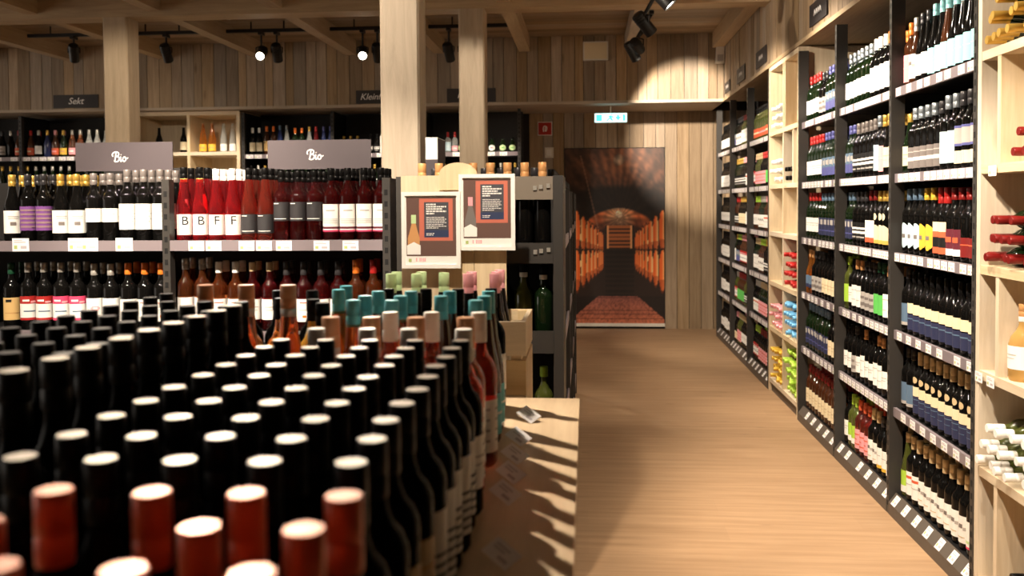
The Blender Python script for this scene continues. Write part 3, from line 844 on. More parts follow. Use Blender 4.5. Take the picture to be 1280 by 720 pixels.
def template(kind, h, R, glass, cap, cl, des, seg=20, rc=.0158, top=None, collar=None, ha=None):
    key = (kind, round(h, 4), R, glass, cap, cl, des, seg, rc, top, collar, ha)
    if key in TPL: return TPL[key]
    parts = []
    body = MB().lathe(profile(kind, h, R), seg)
    parts.append(('body', body, [glass]))
    c = cap_mb(cap, cl, h, seg, rc)
    parts.append(('cap', c, [cap, top or cap]))
    if collar:
        parts.append(('collar', MB().lathe([(rc - .0002, h - cl - .018), (rc + .0002, h - cl - .017), (rc + .0002, h - cl - .001), (rc - .0002, h - cl)], seg), [collar]))
    d = DES[des]
    if d:
        mb = MB(); mats = []
        def mi(n):
            n = 'p_' + n
            if n not in mats: mats.append(n)
            return mats.index(n)
        z0, z1 = d['z0'] * h, d['z1'] * h
        if kind in ('hock', 'burgundy', 'champagne', 'drop'):
            lim = {'hock': .41, 'burgundy': .46, 'champagne': .43, 'drop': .28}[kind] * h
            if z1 > lim: z0 = max(.012, z0 - (z1 - lim)); z1 = lim
        hA = math.radians(ha or d['ha'])
        wrap_band(mb, R + .0006, z0, z1, hA, [(a, b, mi(m)) for a, b, m in d['bands']], shape=d['shape'], cols=8 if seg < 16 else 12)
        for (u0, u1, v0, v1, m) in d['marks']:
            if m == 1: m = 'grey'
            patch(mb, R + .0015, hA, z0, z1, u0, u1, v0, v1, mi(m))
        parts.append(('label', mb, mats))
        if d['extra']:
            e = d['extra']; m2 = MB()
            wrap_band(m2, R + .0007, e[0] * h, e[1] * h, math.radians(26 if e[0] > .4 else 70), [(0, 1, 0)], shape='oval' if e[0] > .4 else None, cols=6)
            parts.append(('second_label', m2, ['p_' + e[2]]))
    TPL[key] = (parts, [None] * len(parts))
    return TPL[key]

def bottle(tp, loc, rz, label, group, cat='wine bottle', name='wine_bottle', extra=None, rot=None):
    """one bottle: an empty at its foot with body, cap and label as parts"""
    if name == 'wine_bottle':
        g = tp[0][0][2][0][6:]
        name = 'dark_wine_bottle' if g in ('black', 'table', 'brown', 'blue') else 'white_wine_bottle' if g in ('green', 'olive', 'clear', 'gold', 'yellow') else 'rose_wine_bottle'
    r = thing(name, loc, label, cat, group)
    if rot: r.rotation_euler = rot
    else: r.rotation_euler = (0, 0, rz)
    parts, cache = tp
    for i, (nm, mb, mats) in enumerate(parts):
        if cache[i] is None: cache[i] = mb.mesh(nm, mats, 40)
        put(nm, cache[i], r, (0, 0, 0), local=True)
    if extra: put(extra[0], extra[1], r, (0, 0, 0), local=True)
    return r

# rows seen only as repeats: gathered into one joined object
class Heap:
    def __init__(s): s.mb = MB(); s.mats = []
    def add(s, tp, loc, rz):
        mat = Matrix.Translation(loc) @ Matrix.Rotation(rz, 4, 'Z')
        for nm, mb, mats in tp[0]:
            idx = []
            for m in mats:
                if m not in s.mats: s.mats.append(m)
                idx.append(s.mats.index(m))
            s.mb.add(mb, mat, idx)
    def build(s, name): return s.mb.build(name, s.mats, smooth=40)
HEAP = Heap()

# ------------------------------------------------------------------ display table with the front bottles
TZ = 1.017
tb = thing('display_table', (-.52, 1.47, 0), 'pale maple display table crowded with wine bottles in the foreground', 'table')
MB().box(-1.03, -.022, .46, 2.478, TZ - .035, TZ).build('table_top', 'maple_y', tb)
for x0, x1, y0, y1, nm in ((-.075, -.04, .50, 2.44, 'side_panel'), (-1.01, -.975, .50, 2.44, 'side_panel'), (-.975, -.075, 2.405, 2.44, 'end_panel'), (-.975, -.075, .50, .535, 'end_panel')):
    board(nm, 'maple_y', tb, x0, x1, y0, y1, 0, TZ - .035)

T_red = template('bordeaux', .300, .0365, 'glass_table', 'c_brickred', .062, 'cream', 24, rc=.0158, top='red_cap_glint')
T_blk = [template('bordeaux', .300, .0368, 'glass_table', 'c_black', .058, d, 24, rc=.0158, top='cap_glint', ha=100) for d in ('beige', 'stripes', 'plain_white')]
T_tall = template('bordeaux', .358, .0365, 'glass_table', 'c_black', .060, 'cream', 24, rc=.0165, top='cap_glint')
T_rdg = template('bordeaux', .333, .0370, 'glass_table', 'c_black', .032, 'plain_white', 18, rc=.0160, top='c_charcoal')
T_cream = template('bordeaux', .305, .0365, 'glass_rose', 'c_white', .060, 'dotted', 20, rc=.0165)
T_brown = template('bordeaux', .314, .0370, 'glass_salmon', 'c_copper', .060, 'dotted', 20, rc=.0180, collar='c_silver')
T_cream2 = template('bordeaux', .313, .0365, 'glass_rose', 'c_white', .060, 'dotted', 20, rc=.0165)
T_teal = template('hock', .328, .0365, 'glass_brown', 'c_teal', .058, 'teal_side', 20)
T_tealr = template('hock', .328, .0365, 'glass_orange', 'c_teal', .058, 'teal_side', 20)
T_copper = template('hock', .356, .0370, 'glass_salmon', 'c_copper', .052, 'dotted', 20, rc=.0180, collar='c_silver')
T_orblk = template('bordeaux', .316, .0370, 'glass_orange', 'c_black', .050, 'plain_white', 18)
T_yelblk = template('bordeaux', .316, .0370, 'glass_yellow', 'c_black', .050, 'plain_white', 18)
T_blk3 = template('bordeaux', .313, .0368, 'glass_table', 'c_black', .050, 'plain_white', 18)

def J(a=.004): return rnd.uniform(-a, a)
for x, y in ((-.455, .642), (-.445, .718), (-.360, .718), (-.280, .720), (-.198, .718), (-.372, .642), (-.286, .642), (-.207, .642), (-.302, .562), (-.216, .562), (-.39, .562)):
    if (x, y) == (-.372, .642): continue
    bottle(T_red, (x, y, TZ), PI * .25 + J(.3), 'dark wine bottle with a brick-red foil capsule on the table', 'red-capsuled bottles at the table front')
TALLY = [.86 + .0785 * k for k in range(10)]
for y in TALLY:
    bottle(T_tall, (-.627 + J(.003), y, TZ), J(1), 'tall black bottle with long neck, taller than the black-topped rows beside it', 'tall black bottles in one file on the table')
for r in range(10):
    for c in range(5):
        x = -.535 + .079 * c; y = .812 + .0818 * r
        d = 0 if r < 4 else 1 if r < 9 else 2
        if c == 4:
            lb = ('black-topped bottle with beige label at the aisle edge of the table', 'black-topped bottle with striped white label at the aisle edge of the table', 'black-topped bottle with plain white label at the aisle edge of the table')[d]
            gp = ('beige-labelled bottles at the table edge', 'stripe-labelled bottles at the table edge', 'white-labelled bottles at the table edge')[d]
        else:
            lb, gp = 'black wine bottle with black screw cap, its glint coloured onto the top, middle of the table', 'black screw-capped bottles in rows on the table'
        bottle(T_blk[d], (x + J(.0025), y + J(.003), TZ), PI * .32 + J(.12), lb, gp)
for r in range(11):
    for c in range(4):
        x = -.965 + .0805 * c; y = 1.20 + .0815 * r
        if c == 3 and r > 8: continue
        if c >= 1 and r >= 9: continue
        bottle(T_rdg, (x + J(.002), y + J(.002), TZ), J(2), 'black bottle with ridged black crown-like cap, beyond the tall black file', 'ridged-capped black bottles on the table')
COLX = [-.505, -.42, -.332, -.235]
for i, x in enumerate(COLX):
    bottle(T_cream, (x + .01 * (i % 2) + J(.003), 1.655, TZ), PI * .4, 'rose bottle with cream sleeve cap, row behind the black screw caps', 'cream-capped rose bottles, front row')
    bottle(T_brown, (x + J(.003), 1.752, TZ), PI * .4, 'rose bottle with copper-brown cap and silver collar between the cream caps', 'copper-capped rose bottles among the cream caps')
    if i: bottle(T_cream2, (x + .015 + J(.003), 1.842, TZ), PI * .4, 'rose bottle with cream sleeve cap right before the teal caps', 'cream-capped rose bottles, rear row')
    for k, y in enumerate((1.932, 2.022, 2.112)):
        if (i, k) == (2, 0): continue
        q = T_tealr if i < 2 and k < 2 else T_teal
        bottle(q, (x + .003 * k + J(.004), y + .02 * (k == 2) + J(.004), TZ), PI * .40, 'slender bottle with bright teal cap on the display table', 'teal-capped slender bottles on the table')
for x, y in ((-.605, 2.17), (-.612, 2.27)):
    bottle(T_tealr, (x, y, TZ), .3, 'slender orange bottle with teal cap, one of two standing apart from the rest', 'two teal-capped bottles apart from the rest')
for x in (-.86, -.765, -.668):
    bottle(T_copper, (x, 1.985, TZ), .2, 'tall salmon rose bottle with copper cap rising above the black caps', 'three tall copper-capped bottles')
for x, y in ((-.80, 2.085), (-.72, 2.085)):
    bottle(T_orblk, (x, y, TZ), .2, 'orange wine bottle with black cap beside the copper caps', 'orange wine bottles with black caps')
for x, y in ((-.634, 2.06), (-.590, 1.985)):
    bottle(T_yelblk, (x, y, TZ), .2, 'yellow-gold wine bottle with black cap beside the teal pair', 'yellow wine bottles with black caps')
for x, y in ((-.80, 2.30), (-.71, 2.30), (-.52, 2.345), (-.42, 2.345), (-.25, 2.36), (-.335, 2.345), (-.88, 2.30), (-.52, 2.245), (-.43, 2.25)):
    bottle(T_blk3, (x, y, TZ), .3, 'dark bottle with black cap in the last row of the table', 'black-capped bottles in the last table row')
# price tickets standing along the table edge
for i, (x, y) in enumerate(((-.156, 2.20), (-.166, 1.99), (-.163, 1.85), (-.160, 1.72), (-.160, 1.60), (-.140, 1.315))):
    t = thing('price_ticket', (x, y, TZ), 'small white price ticket leaning at the foot of the table bottles', 'price tag', 'tickets along the table edge')
    t.rotation_euler = (0, math.radians(24), math.radians(-34)); t.location.z += .0105
    mb = MB()
    mb.v = [(-.025, 0, 0), (.025, 0, 0), (.025, .034, .014), (-.025, .034, .014), (-.025, .002, 0), (.025, .002, 0), (.025, .035, .0125), (-.025, .035, .0125)]
    mb.f = [(0, 1, 2, 3), (7, 6, 5, 4), (0, 4, 5, 1), (1, 5, 6, 2), (2, 6, 7, 3), (3, 7, 4, 0)]; mb.m = [0] * 6
    put('card', mb.mesh('card', ['tag_white']), t, (0, 0, 0), local=True)
    m2 = MB()
    for v0, v1, u0, u1 in ((.7, .78, -.018, .010), (.52, .60, -.018, .004), (.18, .36, .0, .018)):
        m2.poly([(u, .034 * v - .0004, .014 * v + .0008) for u, v in ((u0, v0), (u1, v0), (u1, v1), (u0, v1))])
    put('print', m2.mesh('print', ['tag_ink']), t, (0, 0, 0), local=True)

# ------------------------------------------------------------------ organic wine gondola
def letter_extra(ch, R, z, size):
    me = text_mesh(ch, size, shear=0, extrude=0)
    bm = bmesh.new(); bm.from_mesh(me)
    bmesh.ops.triangulate(bm, faces=bm.faces[:])
    bmesh.ops.subdivide_edges(bm, edges=bm.edges[:], cuts=3, use_grid_fill=True)
    bm.to_mesh(me); bm.free()
    for v in me.vertices:
        x_, y_ = v.co.x, v.co.y
        A = -PI / 2 + x_ / R
        v.co = ((R + .0018) * math.cos(A), (R + .0018) * math.sin(A), z + y_)
    me.materials.clear(); me.materials.append(MATS['p_black'])
    return ('letter', me)
LET = {}
def letter(ch):
    if ch not in LET: LET[ch] = letter_extra(ch, .0365, .088, .055)
    return LET[ch]

S = dict(
    wc=(('burgundy', .302, .037, 'glass_black', 'c_gold', .052, 'white_crest'), 'dark bottle with gold cap and white crest label'),
    vi=(('bordeaux', .304, .0355, 'glass_black', 'c_charcoal', .05, 'violet'), 'dark bottle with violet block-print label'),
    ws=(('bordeaux', .305, .036, 'glass_black', 'c_grey', .052, 'white_small'), 'dark bottle with small high white label'),
    wp=(('bordeaux', .320, .0365, 'glass_black', 'c_grey', .056, 'white_pattern'), 'taller dark bottle with patterned white label'),
    am=(('bordeaux', .30, .036, 'glass_black', 'c_darkgreen', .05, 'amber'), 'dark bottle with green cap and amber paper label'),
    rt=(('bordeaux', .302, .036, 'glass_black', 'c_silver', .044, 'redtop'), 'dark bottle with red-and-white label'),
    pt=(('bordeaux', .302, .036, 'glass_black', 'c_silver', .044, 'pinktop'), 'dark bottle with magenta-and-white label'),
    pr=(('bordeaux', .296, .036, 'glass_black', 'c_silver', .052, 'pink_ring'), 'dark bottle with white label and pale pink ring'),
    oc=(('bordeaux', .300, .036, 'glass_black', 'c_orange', .052, 'white_red_seal'), 'dark bottle with orange cap and white label'),
    B=(('hock', .328, .0365, 'glass_red', 'c_black', .05, 'letter'), 'slender red-pink bottle with letter B on white label'),
    F=(('hock', .320, .0365, 'glass_red', 'c_white', .052, 'letter'), 'slender red-pink bottle with white cap and letter F'),
    bb=(('hock', .322, .0365, 'glass_rose', 'c_black', .052, 'black_box'), 'slender rose bottle with square black label'),
    bt=(('bordeaux', .308, .0365, 'glass_darkrose', 'c_black', .05, 'black_box_tall'), 'dark rose bottle with high black label'),
    rw=(('bordeaux', .318, .0365, 'glass_darkrose', 'c_black', .055, 'rose_white'), 'dark rose bottle with white label and magenta stripe'),
    lw=(('bordeaux', .320, .036, 'glass_amber', 'c_silver', .05, 'plain_white'), 'amber rose bottle with silver cap and white label'),
    lo=(('bordeaux', .305, .036, 'glass_amber', 'c_white', .05, 'white_red_seal'), 'orange-brown bottle with white cap'),
    ld=(('bordeaux', .302, .036, 'glass_darkrose', 'c_beige', .04, 'plain_white'), 'dark rose bottle with short beige cap'),
    lk=(('bordeaux', .305, .036, 'glass_darkrose', 'c_charcoal', .06, 'white_red_seal'), 'dark bottle with long charcoal capsule'),
    lr=(('bordeaux', .312, .036, 'glass_amber', 'c_red', .06, 'orange_label'), 'rose bottle with red capsule'),
    lq=(('bordeaux', .312, .036, 'glass_amber', 'c_orange', .06, 'orange_label'), 'rose bottle with orange capsule'),
)
up = [('wc', -2.61), ('vi', -2.534), ('vi', -2.458), ('wc', -2.379), ('wc', -2.303), ('ws', -2.222), ('ws', -2.144), ('wp', -2.064), ('wp', -1.987), ('wp', -1.910),
      ('B', -1.798), ('B', -1.722), ('F', -1.645), ('F', -1.569), ('bb', -1.491), ('bb', -1.414), ('bt', -1.338), ('bt', -1.262), ('bt', -1.186), ('rw', -1.109), ('rw', -1.034), ('rw', -.959), ('rw', -.913 + .016)]
lo = [('am', -2.623), ('rt', -2.543), ('rt', -2.467), ('pt', -2.386), ('pt', -2.309), ('pr', -2.228), ('pr', -2.150), ('oc', -2.068), ('oc', -1.990), ('oc', -1.913),
      ('lw', -1.800), ('lw', -1.722), ('lo', -1.645), ('lo', -1.568), ('ld', -1.490), ('ld', -1.412), ('lk', -1.334), ('lk', -1.256), ('lk', -1.178), ('lk', -1.100), ('lq', -1.020), ('lr', -.942)]
up = up[:10] + [(k, -1.80 + .07475 * i) for i, (k, _) in enumerate(up[10:])]
for rowi, (row, z) in enumerate(((up, GS[0]), (lo, GS[1]))):
    for k, x in row:
        spec, words = S[k]
        tp = template(*spec, 20, collar='p_gold' if k == 'B' else None)
        where = 'upper shelf' if rowi == 0 else 'second shelf'
        for dep in range(3 if rowi == 0 else 2):
            xx, yy = x + (J(.002) if dep else 0), 3.945 + .079 * dep
            ex = letter(k) if k in 'BF' and dep == 0 else None
            if dep >= 1: HEAP.add(template(*spec, 12), (xx, yy, z), 0); continue
            bottle(tp, (xx, yy, z), -x / 4.6 + J(.10), (words + ', front of the gondola ' if dep == 0 else words + ', second rank on the gondola ') + where,
                   ('%s %s rank %d' % (words, where, dep + 1)), extra=ex)
for sx, x0 in ((0, -3.80),):
    for z in GS[:2]:
        for k in range(12):
            HEAP.add(template(*S['ws'][0], 12), (x0 + .08 * k, 3.945, z), 0)
# bottles on the rear side of the gondola: only their necks rise above the panel
# ------------------------------------------------------------------ right-hand wall shelves: front rank bottle by bottle
W = {
    'orange_pink': ('bordeaux', .31, 'glass_brown', 'c_orange', .06, 'pale_pink_tall', 'bottle with orange capsule and tall pale pink label'),
    'rose_silver': ('burgundy', .32, 'glass_brown', 'c_silver', .075, 'white_sketch', 'reddish bottle with long silver capsule and white label'),
    'white_grey': ('hock', .325, 'glass_black', 'c_charcoal', .05, 'plain_white', 'slender dark bottle with charcoal cap and white label'),
    'turq': ('hock', .335, 'glass_black', 'c_turquoise', .06, 'turquoise', 'slender dark bottle with turquoise cap and label'),
    'turq_rose': ('hock', .335, 'glass_brown', 'c_turquoise', .06, 'turquoise', 'slender reddish bottle with turquoise cap and label'),
    'cream_green': ('burgundy', .29, 'glass_green', 'c_gold', .04, 'cream', 'green bottle with gold cap and cream label'),
    'greyband': ('bordeaux', .31, 'glass_black', 'c_steel', .055, 'grey_band', 'dark bottle with steel-blue cap and grey banded label'),
    'paleblue': ('bordeaux', .325, 'glass_black', 'c_steel', .06, 'paleblue', 'dark bottle with large pale blue label'),
    'viob': ('bordeaux', .325, 'glass_black', 'c_charcoal', .06, 'violetblue', 'dark bottle with violet-blue framed label'),
    'creamlow': ('burgundy', .31, 'glass_black', 'c_silver', .05, 'cream_low', 'dark bottle with low cream label'),
    'ovalw': ('bordeaux', .315, 'glass_black', 'c_slateblue', .055, 'oval_white', 'dark bottle with pale oval label and blue-grey cap'),
    'ovaly': ('bordeaux', .315, 'glass_black', 'c_yellow', .055, 'oval_yellow', 'dark bottle with yellow oval label and yellow cap'),
    'redwhite': ('bordeaux', .315, 'glass_black', 'c_red', .07, 'white_red_black', 'dark bottle with red, black and cream striped label'),
    'maroon': ('bordeaux', .31, 'glass_black', 'c_darkred', .05, 'maroon_white', 'dark bottle with maroon-over-white label'),
    'darkred': ('bordeaux', .31, 'glass_black', 'c_darkred', .05, 'darkred', 'dark bottle with low dark red label'),
    'crest_r': ('bordeaux', .31, 'glass_black', 'c_gold', .04, 'crest_r', 'dark bottle with black crest label bearing a letter R'),
    'navyband': ('bordeaux', .30, 'glass_black', 'c_black', .055, 'navy_band', 'dark bottle with cream band over navy label'),
    'navymedal': ('bordeaux', .31, 'glass_black', 'c_beige', .062, 'navy_medal', 'dark bottle with beige capsule, cream band and navy label'),
    'redmedal': ('bordeaux', .31, 'glass_black', 'c_beige', .062, 'red_medal', 'dark bottle with beige capsule and brick-red label'),
    'steelblue': ('bordeaux', .31, 'glass_black', 'c_charcoal', .05, 'steelblue', 'dark bottle with slate-blue label'),
    'greenw': ('hock', .31, 'glass_olive', 'c_beige', .05, 'green_white', 'olive bottle with lime-green label'),
    'redband': ('bordeaux', .31, 'glass_black', 'c_beige', .062, 'white_redband', 'dark bottle with white label crossed by a red band'),
    'sketch': ('bordeaux', .31, 'glass_black', 'c_beige', .062, 'white_sketch', 'dark bottle with beige capsule and sketched white label'),
    'pinkfoot': ('bordeaux', .31, 'glass_black', 'c_beige', .062, 'white_pinkfoot', 'dark bottle with white label edged pink below'),
    'white_blue': ('bordeaux', .315, 'glass_green', 'c_steel', .055, 'plain_white', 'green bottle with steel-grey cap and white label'),
    'white_tall': ('bordeaux', .325, 'glass_black', 'c_white', .06, 'tall_white', 'dark bottle with white cap and tall white label'),
    'cream_orange': ('bordeaux', .325, 'glass_black', 'c_orange', .06, 'tall_white', 'dark bottle with orange cap and tall white label'),
    'script': ('bordeaux', .315, 'glass_black', 'c_grey', .06, 'white_script', 'dark bottle with grey cap and white block lettering'),
    'bluelab': ('bordeaux', .315, 'glass_green', 'c_blue', .05, 'blue_label', 'green bottle with blue cap and blue label'),
    'pinktall': ('bordeaux', .32, 'glass_black', 'c_gold', .06, 'pale_pink_tall', 'dark bottle with gold cap and pale pink label'),
    'creamgold': ('burgundy', .32, 'glass_black', 'c_gold', .06, 'cream', 'dark bottle with gold cap and cream label'),
    'rustcap': ('burgundy', .31, 'glass_brown', 'c_rust', .06, 'cream_low', 'brown bottle with rust-red cap'),
    'whitered': ('bordeaux', .315, 'glass_black', 'c_darkred', .055, 'white_redfoot', 'dark bottle with white label and red foot'),
    'arch': ('bordeaux', .31, 'glass_black', 'c_gold', .055, 'arch_cream', 'dark bottle with arched cream label and neck medal'),
    'lime': ('bordeaux', .31, 'glass_olive', 'c_lime', .05, 'limegreen', 'olive bottle with lime-green label'),
    'greyprint': ('bordeaux', .30, 'glass_black', 'c_charcoal', .05, 'grey_print', 'dark bottle with grey printed label'),
    'green': ('bordeaux', .31, 'glass_black', 'c_darkgreen', .055, 'green', 'dark bottle with plain bright green label'),
    'white_dark': ('bordeaux', .30, 'glass_black', 'c_black', .055, 'plain_white', 'dark bottle with black cap and plain white label'),
    'white_tan': ('bordeaux', .30, 'glass_black', 'c_tan', .055, 'tall_white', 'dark bottle with tan cap and tall white label'),
    'limecap': ('bordeaux', .305, 'glass_olive', 'c_lime', .06, 'green_white', 'green bottle with lime cap and pale label'),
    'pinkprint': ('bordeaux', .305, 'glass_rose', 'c_rust', .06, 'pink_print', 'rose bottle with rust-red cap and pink printed label'),
    'yellowfoot': ('bordeaux', .30, 'glass_black', 'c_charcoal', .055, 'white_yellowfoot', 'dark bottle with white label and yellow foot'),
    'white_redcap': ('bordeaux', .315, 'glass_green', 'c_red', .055, 'plain_white', 'green bottle with red cap and plain white label'),
    'navysq': ('bordeaux', .31, 'glass_green', 'c_slateblue', .05, 'navy_squares', 'green bottle with navy label of white squares'),
    'cream': ('bordeaux', .30, 'glass_black', 'c_black', .05, 'cream', 'dark bottle with black cap and cream label'),
    'creamwine': ('bordeaux', .30, 'glass_brown', 'c_maroon' if 'c_maroon' in MATS else 'c_darkred', .055, 'cream', 'dark bottle with dark red cap and broad cream label'),
    'amberblue': ('burgundy', .30, 'glass_orange', 'c_tan', .05, 'bluebox', 'amber bottle with slate-blue label'),
    'greyrow': ('bordeaux', .31, 'glass_black', 'c_charcoal', .055, 'grey_band', 'dark bottle with charcoal cap and grey banded label'),
}
# rows from the far end of a bay to its near end
ROWS = {
  'A': [['orange_pink', 'rose_silver', 'white_grey', 'white_grey', 'turq', 'turq', 'turq_rose', 'turq', 'turq', 'turq', 'turq', 'white_grey'],
        ['cream_green', 'greyband', 'greyband', 'greyband', 'greyband', 'greyrow', 'paleblue', 'paleblue', 'viob', 'viob', 'viob', 'creamlow'],
        ['ovalw', 'ovalw', 'ovalw', 'ovaly', 'ovaly', 'redwhite', 'redwhite', 'maroon', 'maroon', 'darkred', 'darkred', 'crest_r'],
        ['steelblue'] + ['navyband'] * 11,
        ['steelblue', 'steelblue'] + ['navymedal'] * 9 + ['redmedal'],
        ['greenw', 'redband', 'redband', 'sketch', 'sketch', 'sketch', 'sketch', 'sketch', 'sketch', 'sketch', 'pinkfoot', 'pinkfoot']],
  'B': [['white_blue'] * 6 + ['white_tall'] * 3 + ['cream_orange'] * 2 + ['cream_orange'],
        ['bluelab', 'bluelab', 'script', 'script', 'script', 'script', 'script', 'paleblue', 'pinktall', 'creamgold', 'creamgold', 'rustcap'],
        ['navysq', 'navysq', 'white_script2', 'white_script2', 'white_script2', 'whitered', 'whitered', 'arch', 'arch', 'arch', 'arch', 'white_dark'],
        ['lime', 'white_dark', 'white_tan', 'white_tan', 'greyprint', 'greyprint', 'greyprint', 'green', 'green', 'white_tan', 'white_tan', 'white_dark'],
        ['white_dark', 'white_dark', 'greyprint', 'white_dark', 'white_tan', 'white_dark', 'white_dark', 'white_tan', 'white_tan', 'white_dark', 'white_dark', 'greyprint'],
        ['white_dark', 'limecap', 'limecap', 'pinkprint', 'pinkprint', 'pinkprint', 'sketch', 'sketch', 'yellowfoot', 'yellowfoot', 'sketch', 'white_dark']],
  'C': [['white_redcap'] * 4 + ['greyprint', 'greyprint'] + ['bluelab'] * 5,
        ['white_redcap'] * 5 + ['bluelab'] * 6,
        ['white_redcap'] * 4 + ['navysq'] * 7,
        ['amberblue', 'amberblue', 'greyprint', 'greyprint', 'greyprint', 'cream', 'cream', 'cream', 'cream', 'lime', 'lime'],
        ['navysq'] * 7 + ['cream'] * 4,
        ['creamwine'] * 11],
}
W['white_script2'] = ('bordeaux', .31, 'glass_black', 'c_charcoal', .055, 'white_script', 'dark bottle with charcoal cap and white block lettering')
BAY = {'A': (3.66, 4.585, 'near-rack bay'), 'B': (4.645, 5.57, 'middle bay'), 'C': (5.63, 6.515, 'slim-rack bay')}
NTH = ('top', 'second', 'third', 'fourth', 'fifth', 'bottom')
for bay, rows in ROWS.items():
    y0, y1, where = BAY[bay]
    for ri, row in enumerate(rows):
        n = len(row); z = LV[ri]
        st = (y1 - y0 - .074) / (n - 1)
        for k, key in enumerate(row):
            kind, h, glass, cap, cl, des, words = W[key]
            R = .0365
            yy = y1 - .037 - st * k
            xf = XS + .058
            ex = None
            if key == 'crest_r':
                if 'R' not in LET: LET['R'] = letter_extra('R', R, .040, .036)
                if LET['R'][1].materials[0] is MATS['p_black']: LET['R'][1].materials[0] = MATS['p_white']
                ex = LET['R']
            bottle(template(kind, h, R, glass, cap, cl, des, 18), (xf + J(.003), yy, z), -PI / 2 + .20 + J(.1),
                   '%s, %s shelf, %s' % (words, NTH[ri], where), '%s on %s shelf %s' % (words, NTH[ri], where), extra=ex)
            HEAP.add(template(kind, h, R, glass, cap, cl, des, 10), (xf + .085, yy, z), -PI / 2)

# the three far bays: all bottles are tiny there
FARD = ['plain_white', 'tall_white', 'cream', 'white_script', 'pink_print', 'redtop', 'green', 'grey_print', 'white_redband', 'blue_label', 'cream_low', 'amber', 'white_sketch']
FARC = ['c_black', 'c_charcoal', 'c_red', 'c_silver', 'c_gold', 'c_darkred', 'c_lime', 'c_palepink', 'c_beige']
for y0, y1, kk in ((7.66, 8.57, 0), (8.64, 9.59, 1), (9.66, 10.57, 2)):
    for ri, z in enumerate(LV):
        y = y0 + .037
        while y < y1 - .03:
            run = rnd.randint(3, 5); d = rnd.choice(FARD); c = rnd.choice(FARC); g = rnd.choice(['glass_black', 'glass_black', 'glass_green', 'glass_brown', 'glass_black', 'glass_olive'])
            if ri == 0 and kk == 0: d = rnd.choice(['orange_label', 'red_seal', 'palepeach']); g = 'glass_olive'; c = 'c_black'
            if kk == 2: d = rnd.choice(['tall_white', 'plain_white']); g = 'glass_black'; c = 'c_black'
            for _ in range(run):
                if y > y1 - .03: break
                HEAP.add(template('bordeaux', .305, .0365, g, c, .055, d, 10), (XS + .058, y, z), -PI / 2 + .2)
                HEAP.add(template('bordeaux', .305, .0365, g, c, .055, 'none', 10), (XS + .143, y + .01, z), -PI / 2)
                y += .080
# ------------------------------------------------------------------ bottles lying in the wooden racks, necks towards the aisle
def lying(tp, xcap, h, y, z, label, group, roll=0, cat='wine bottle'):
    """axis along -x: foot deep in the rack, cap at xcap"""
    q = Euler((roll, 0, 0)).to_matrix().to_4x4()
    r = bottle(tp, (xcap + h, y, z), 0, label, group, cat, rot=(0, -PI / 2, 0))
    return r
T_lred = template('bordeaux', .305, .0365, 'glass_green', 'c_darkred', .085, 'cream', 18, rc=.0160)
T_lwht = template('bordeaux', .305, .0365, 'glass_olive', 'c_white', .062, 'plain_white', 18, rc=.0162)
T_lgold = template('burgundy', .310, .0375, 'glass_green', 'c_gold', .095, 'cream', 18, rc=.0165)
T_lblk = template('bordeaux', .300, .0365, 'glass_black', 'c_black', .060, 'cream', 18, rc=.0160)
R_ = .0370
def pile(tp, h, y_start, z0, counts, label, group, xj, step=.0775):
    """bottles in a heap against the far side of a cell, each layer set into the gaps of the one below"""
    rows = []
    for r, cnt in enumerate(counts):
        for k in range(cnt):
            y = y_start - .0375 - step * k - step / 2 * r
            lying(tp, 1.455 + rnd.uniform(0, xj), h, y, z0 + R_ + .0005 + .0685 * r, label, group)
pile(T_lred, .305, 3.578, 1.305, (6, 5, 4), 'lying bottle with dark red capsule heaped in the third cell of the near wooden rack', 'red-capsuled bottles heaped in the near rack', .05)
pile(T_lwht, .305, 3.578, .535, (6, 5, 4), 'lying bottle with white capsule heaped in the fifth cell of the near wooden rack', 'white-capsuled bottles heaped in the near rack', .05)
pile(T_lgold, .310, 3.578, 2.11, (6, 5, 2), 'lying bottle with gold foil neck in the top cell of the near wooden rack', 'gold-necked bottles in the near rack', .04)
for y, z in ((3.35, 1.685 + .0375), (3.27, 1.685 + .0375), (3.31, 1.685 + .1062)):
    lying(T_lred, 1.50, .305, y, z, 'lying bottle with dark red capsule in the second cell beside an upright bottle', 'red-capsuled bottles in the divided cell')
for y, z in ((3.345, .11 + .0375), (3.265, .11 + .0375), (3.305, .11 + .1062)):
    lying(T_lblk, 1.49, .300, y, z, 'lying bottle with black cap in the bottom cell of the near wooden rack', 'black-capped lying bottles at the bottom')
T_bulb = template('bulb', .275, .050, 'glass_gold', 'c_tan', .045, 'plain_white', 22, rc=.0165, collar='p_white')
bottle(T_bulb, (1.555, 3.374, .905), -PI / 2, 'round-bellied golden brandy bottle with cork stopper in the near wooden rack', None, 'spirit bottle', 'brandy_bottle')
T_slim = template('bulb', .275, .034, 'glass_gold', 'c_tan', .045, 'plain_white', 18, rc=.0165)
bottle(T_slim, (1.555, 3.505, .905), -PI / 2, 'slim golden spirit bottle in the narrow slot beside the brandy bottle', None, 'spirit bottle', 'brandy_bottle')
T_slot = template('bordeaux', .30, .0355, 'glass_black', 'c_black', .055, 'tall_white', 18)
bottle(T_slot, (1.58, 3.508, 1.685), -PI / 2, 'dark bottle with white label in the narrow second slot of the near rack', None)
bottle(T_slot, (1.56, 3.508, .11), -PI / 2, 'dark bottle with white label in the lowest narrow slot of the near rack', None)
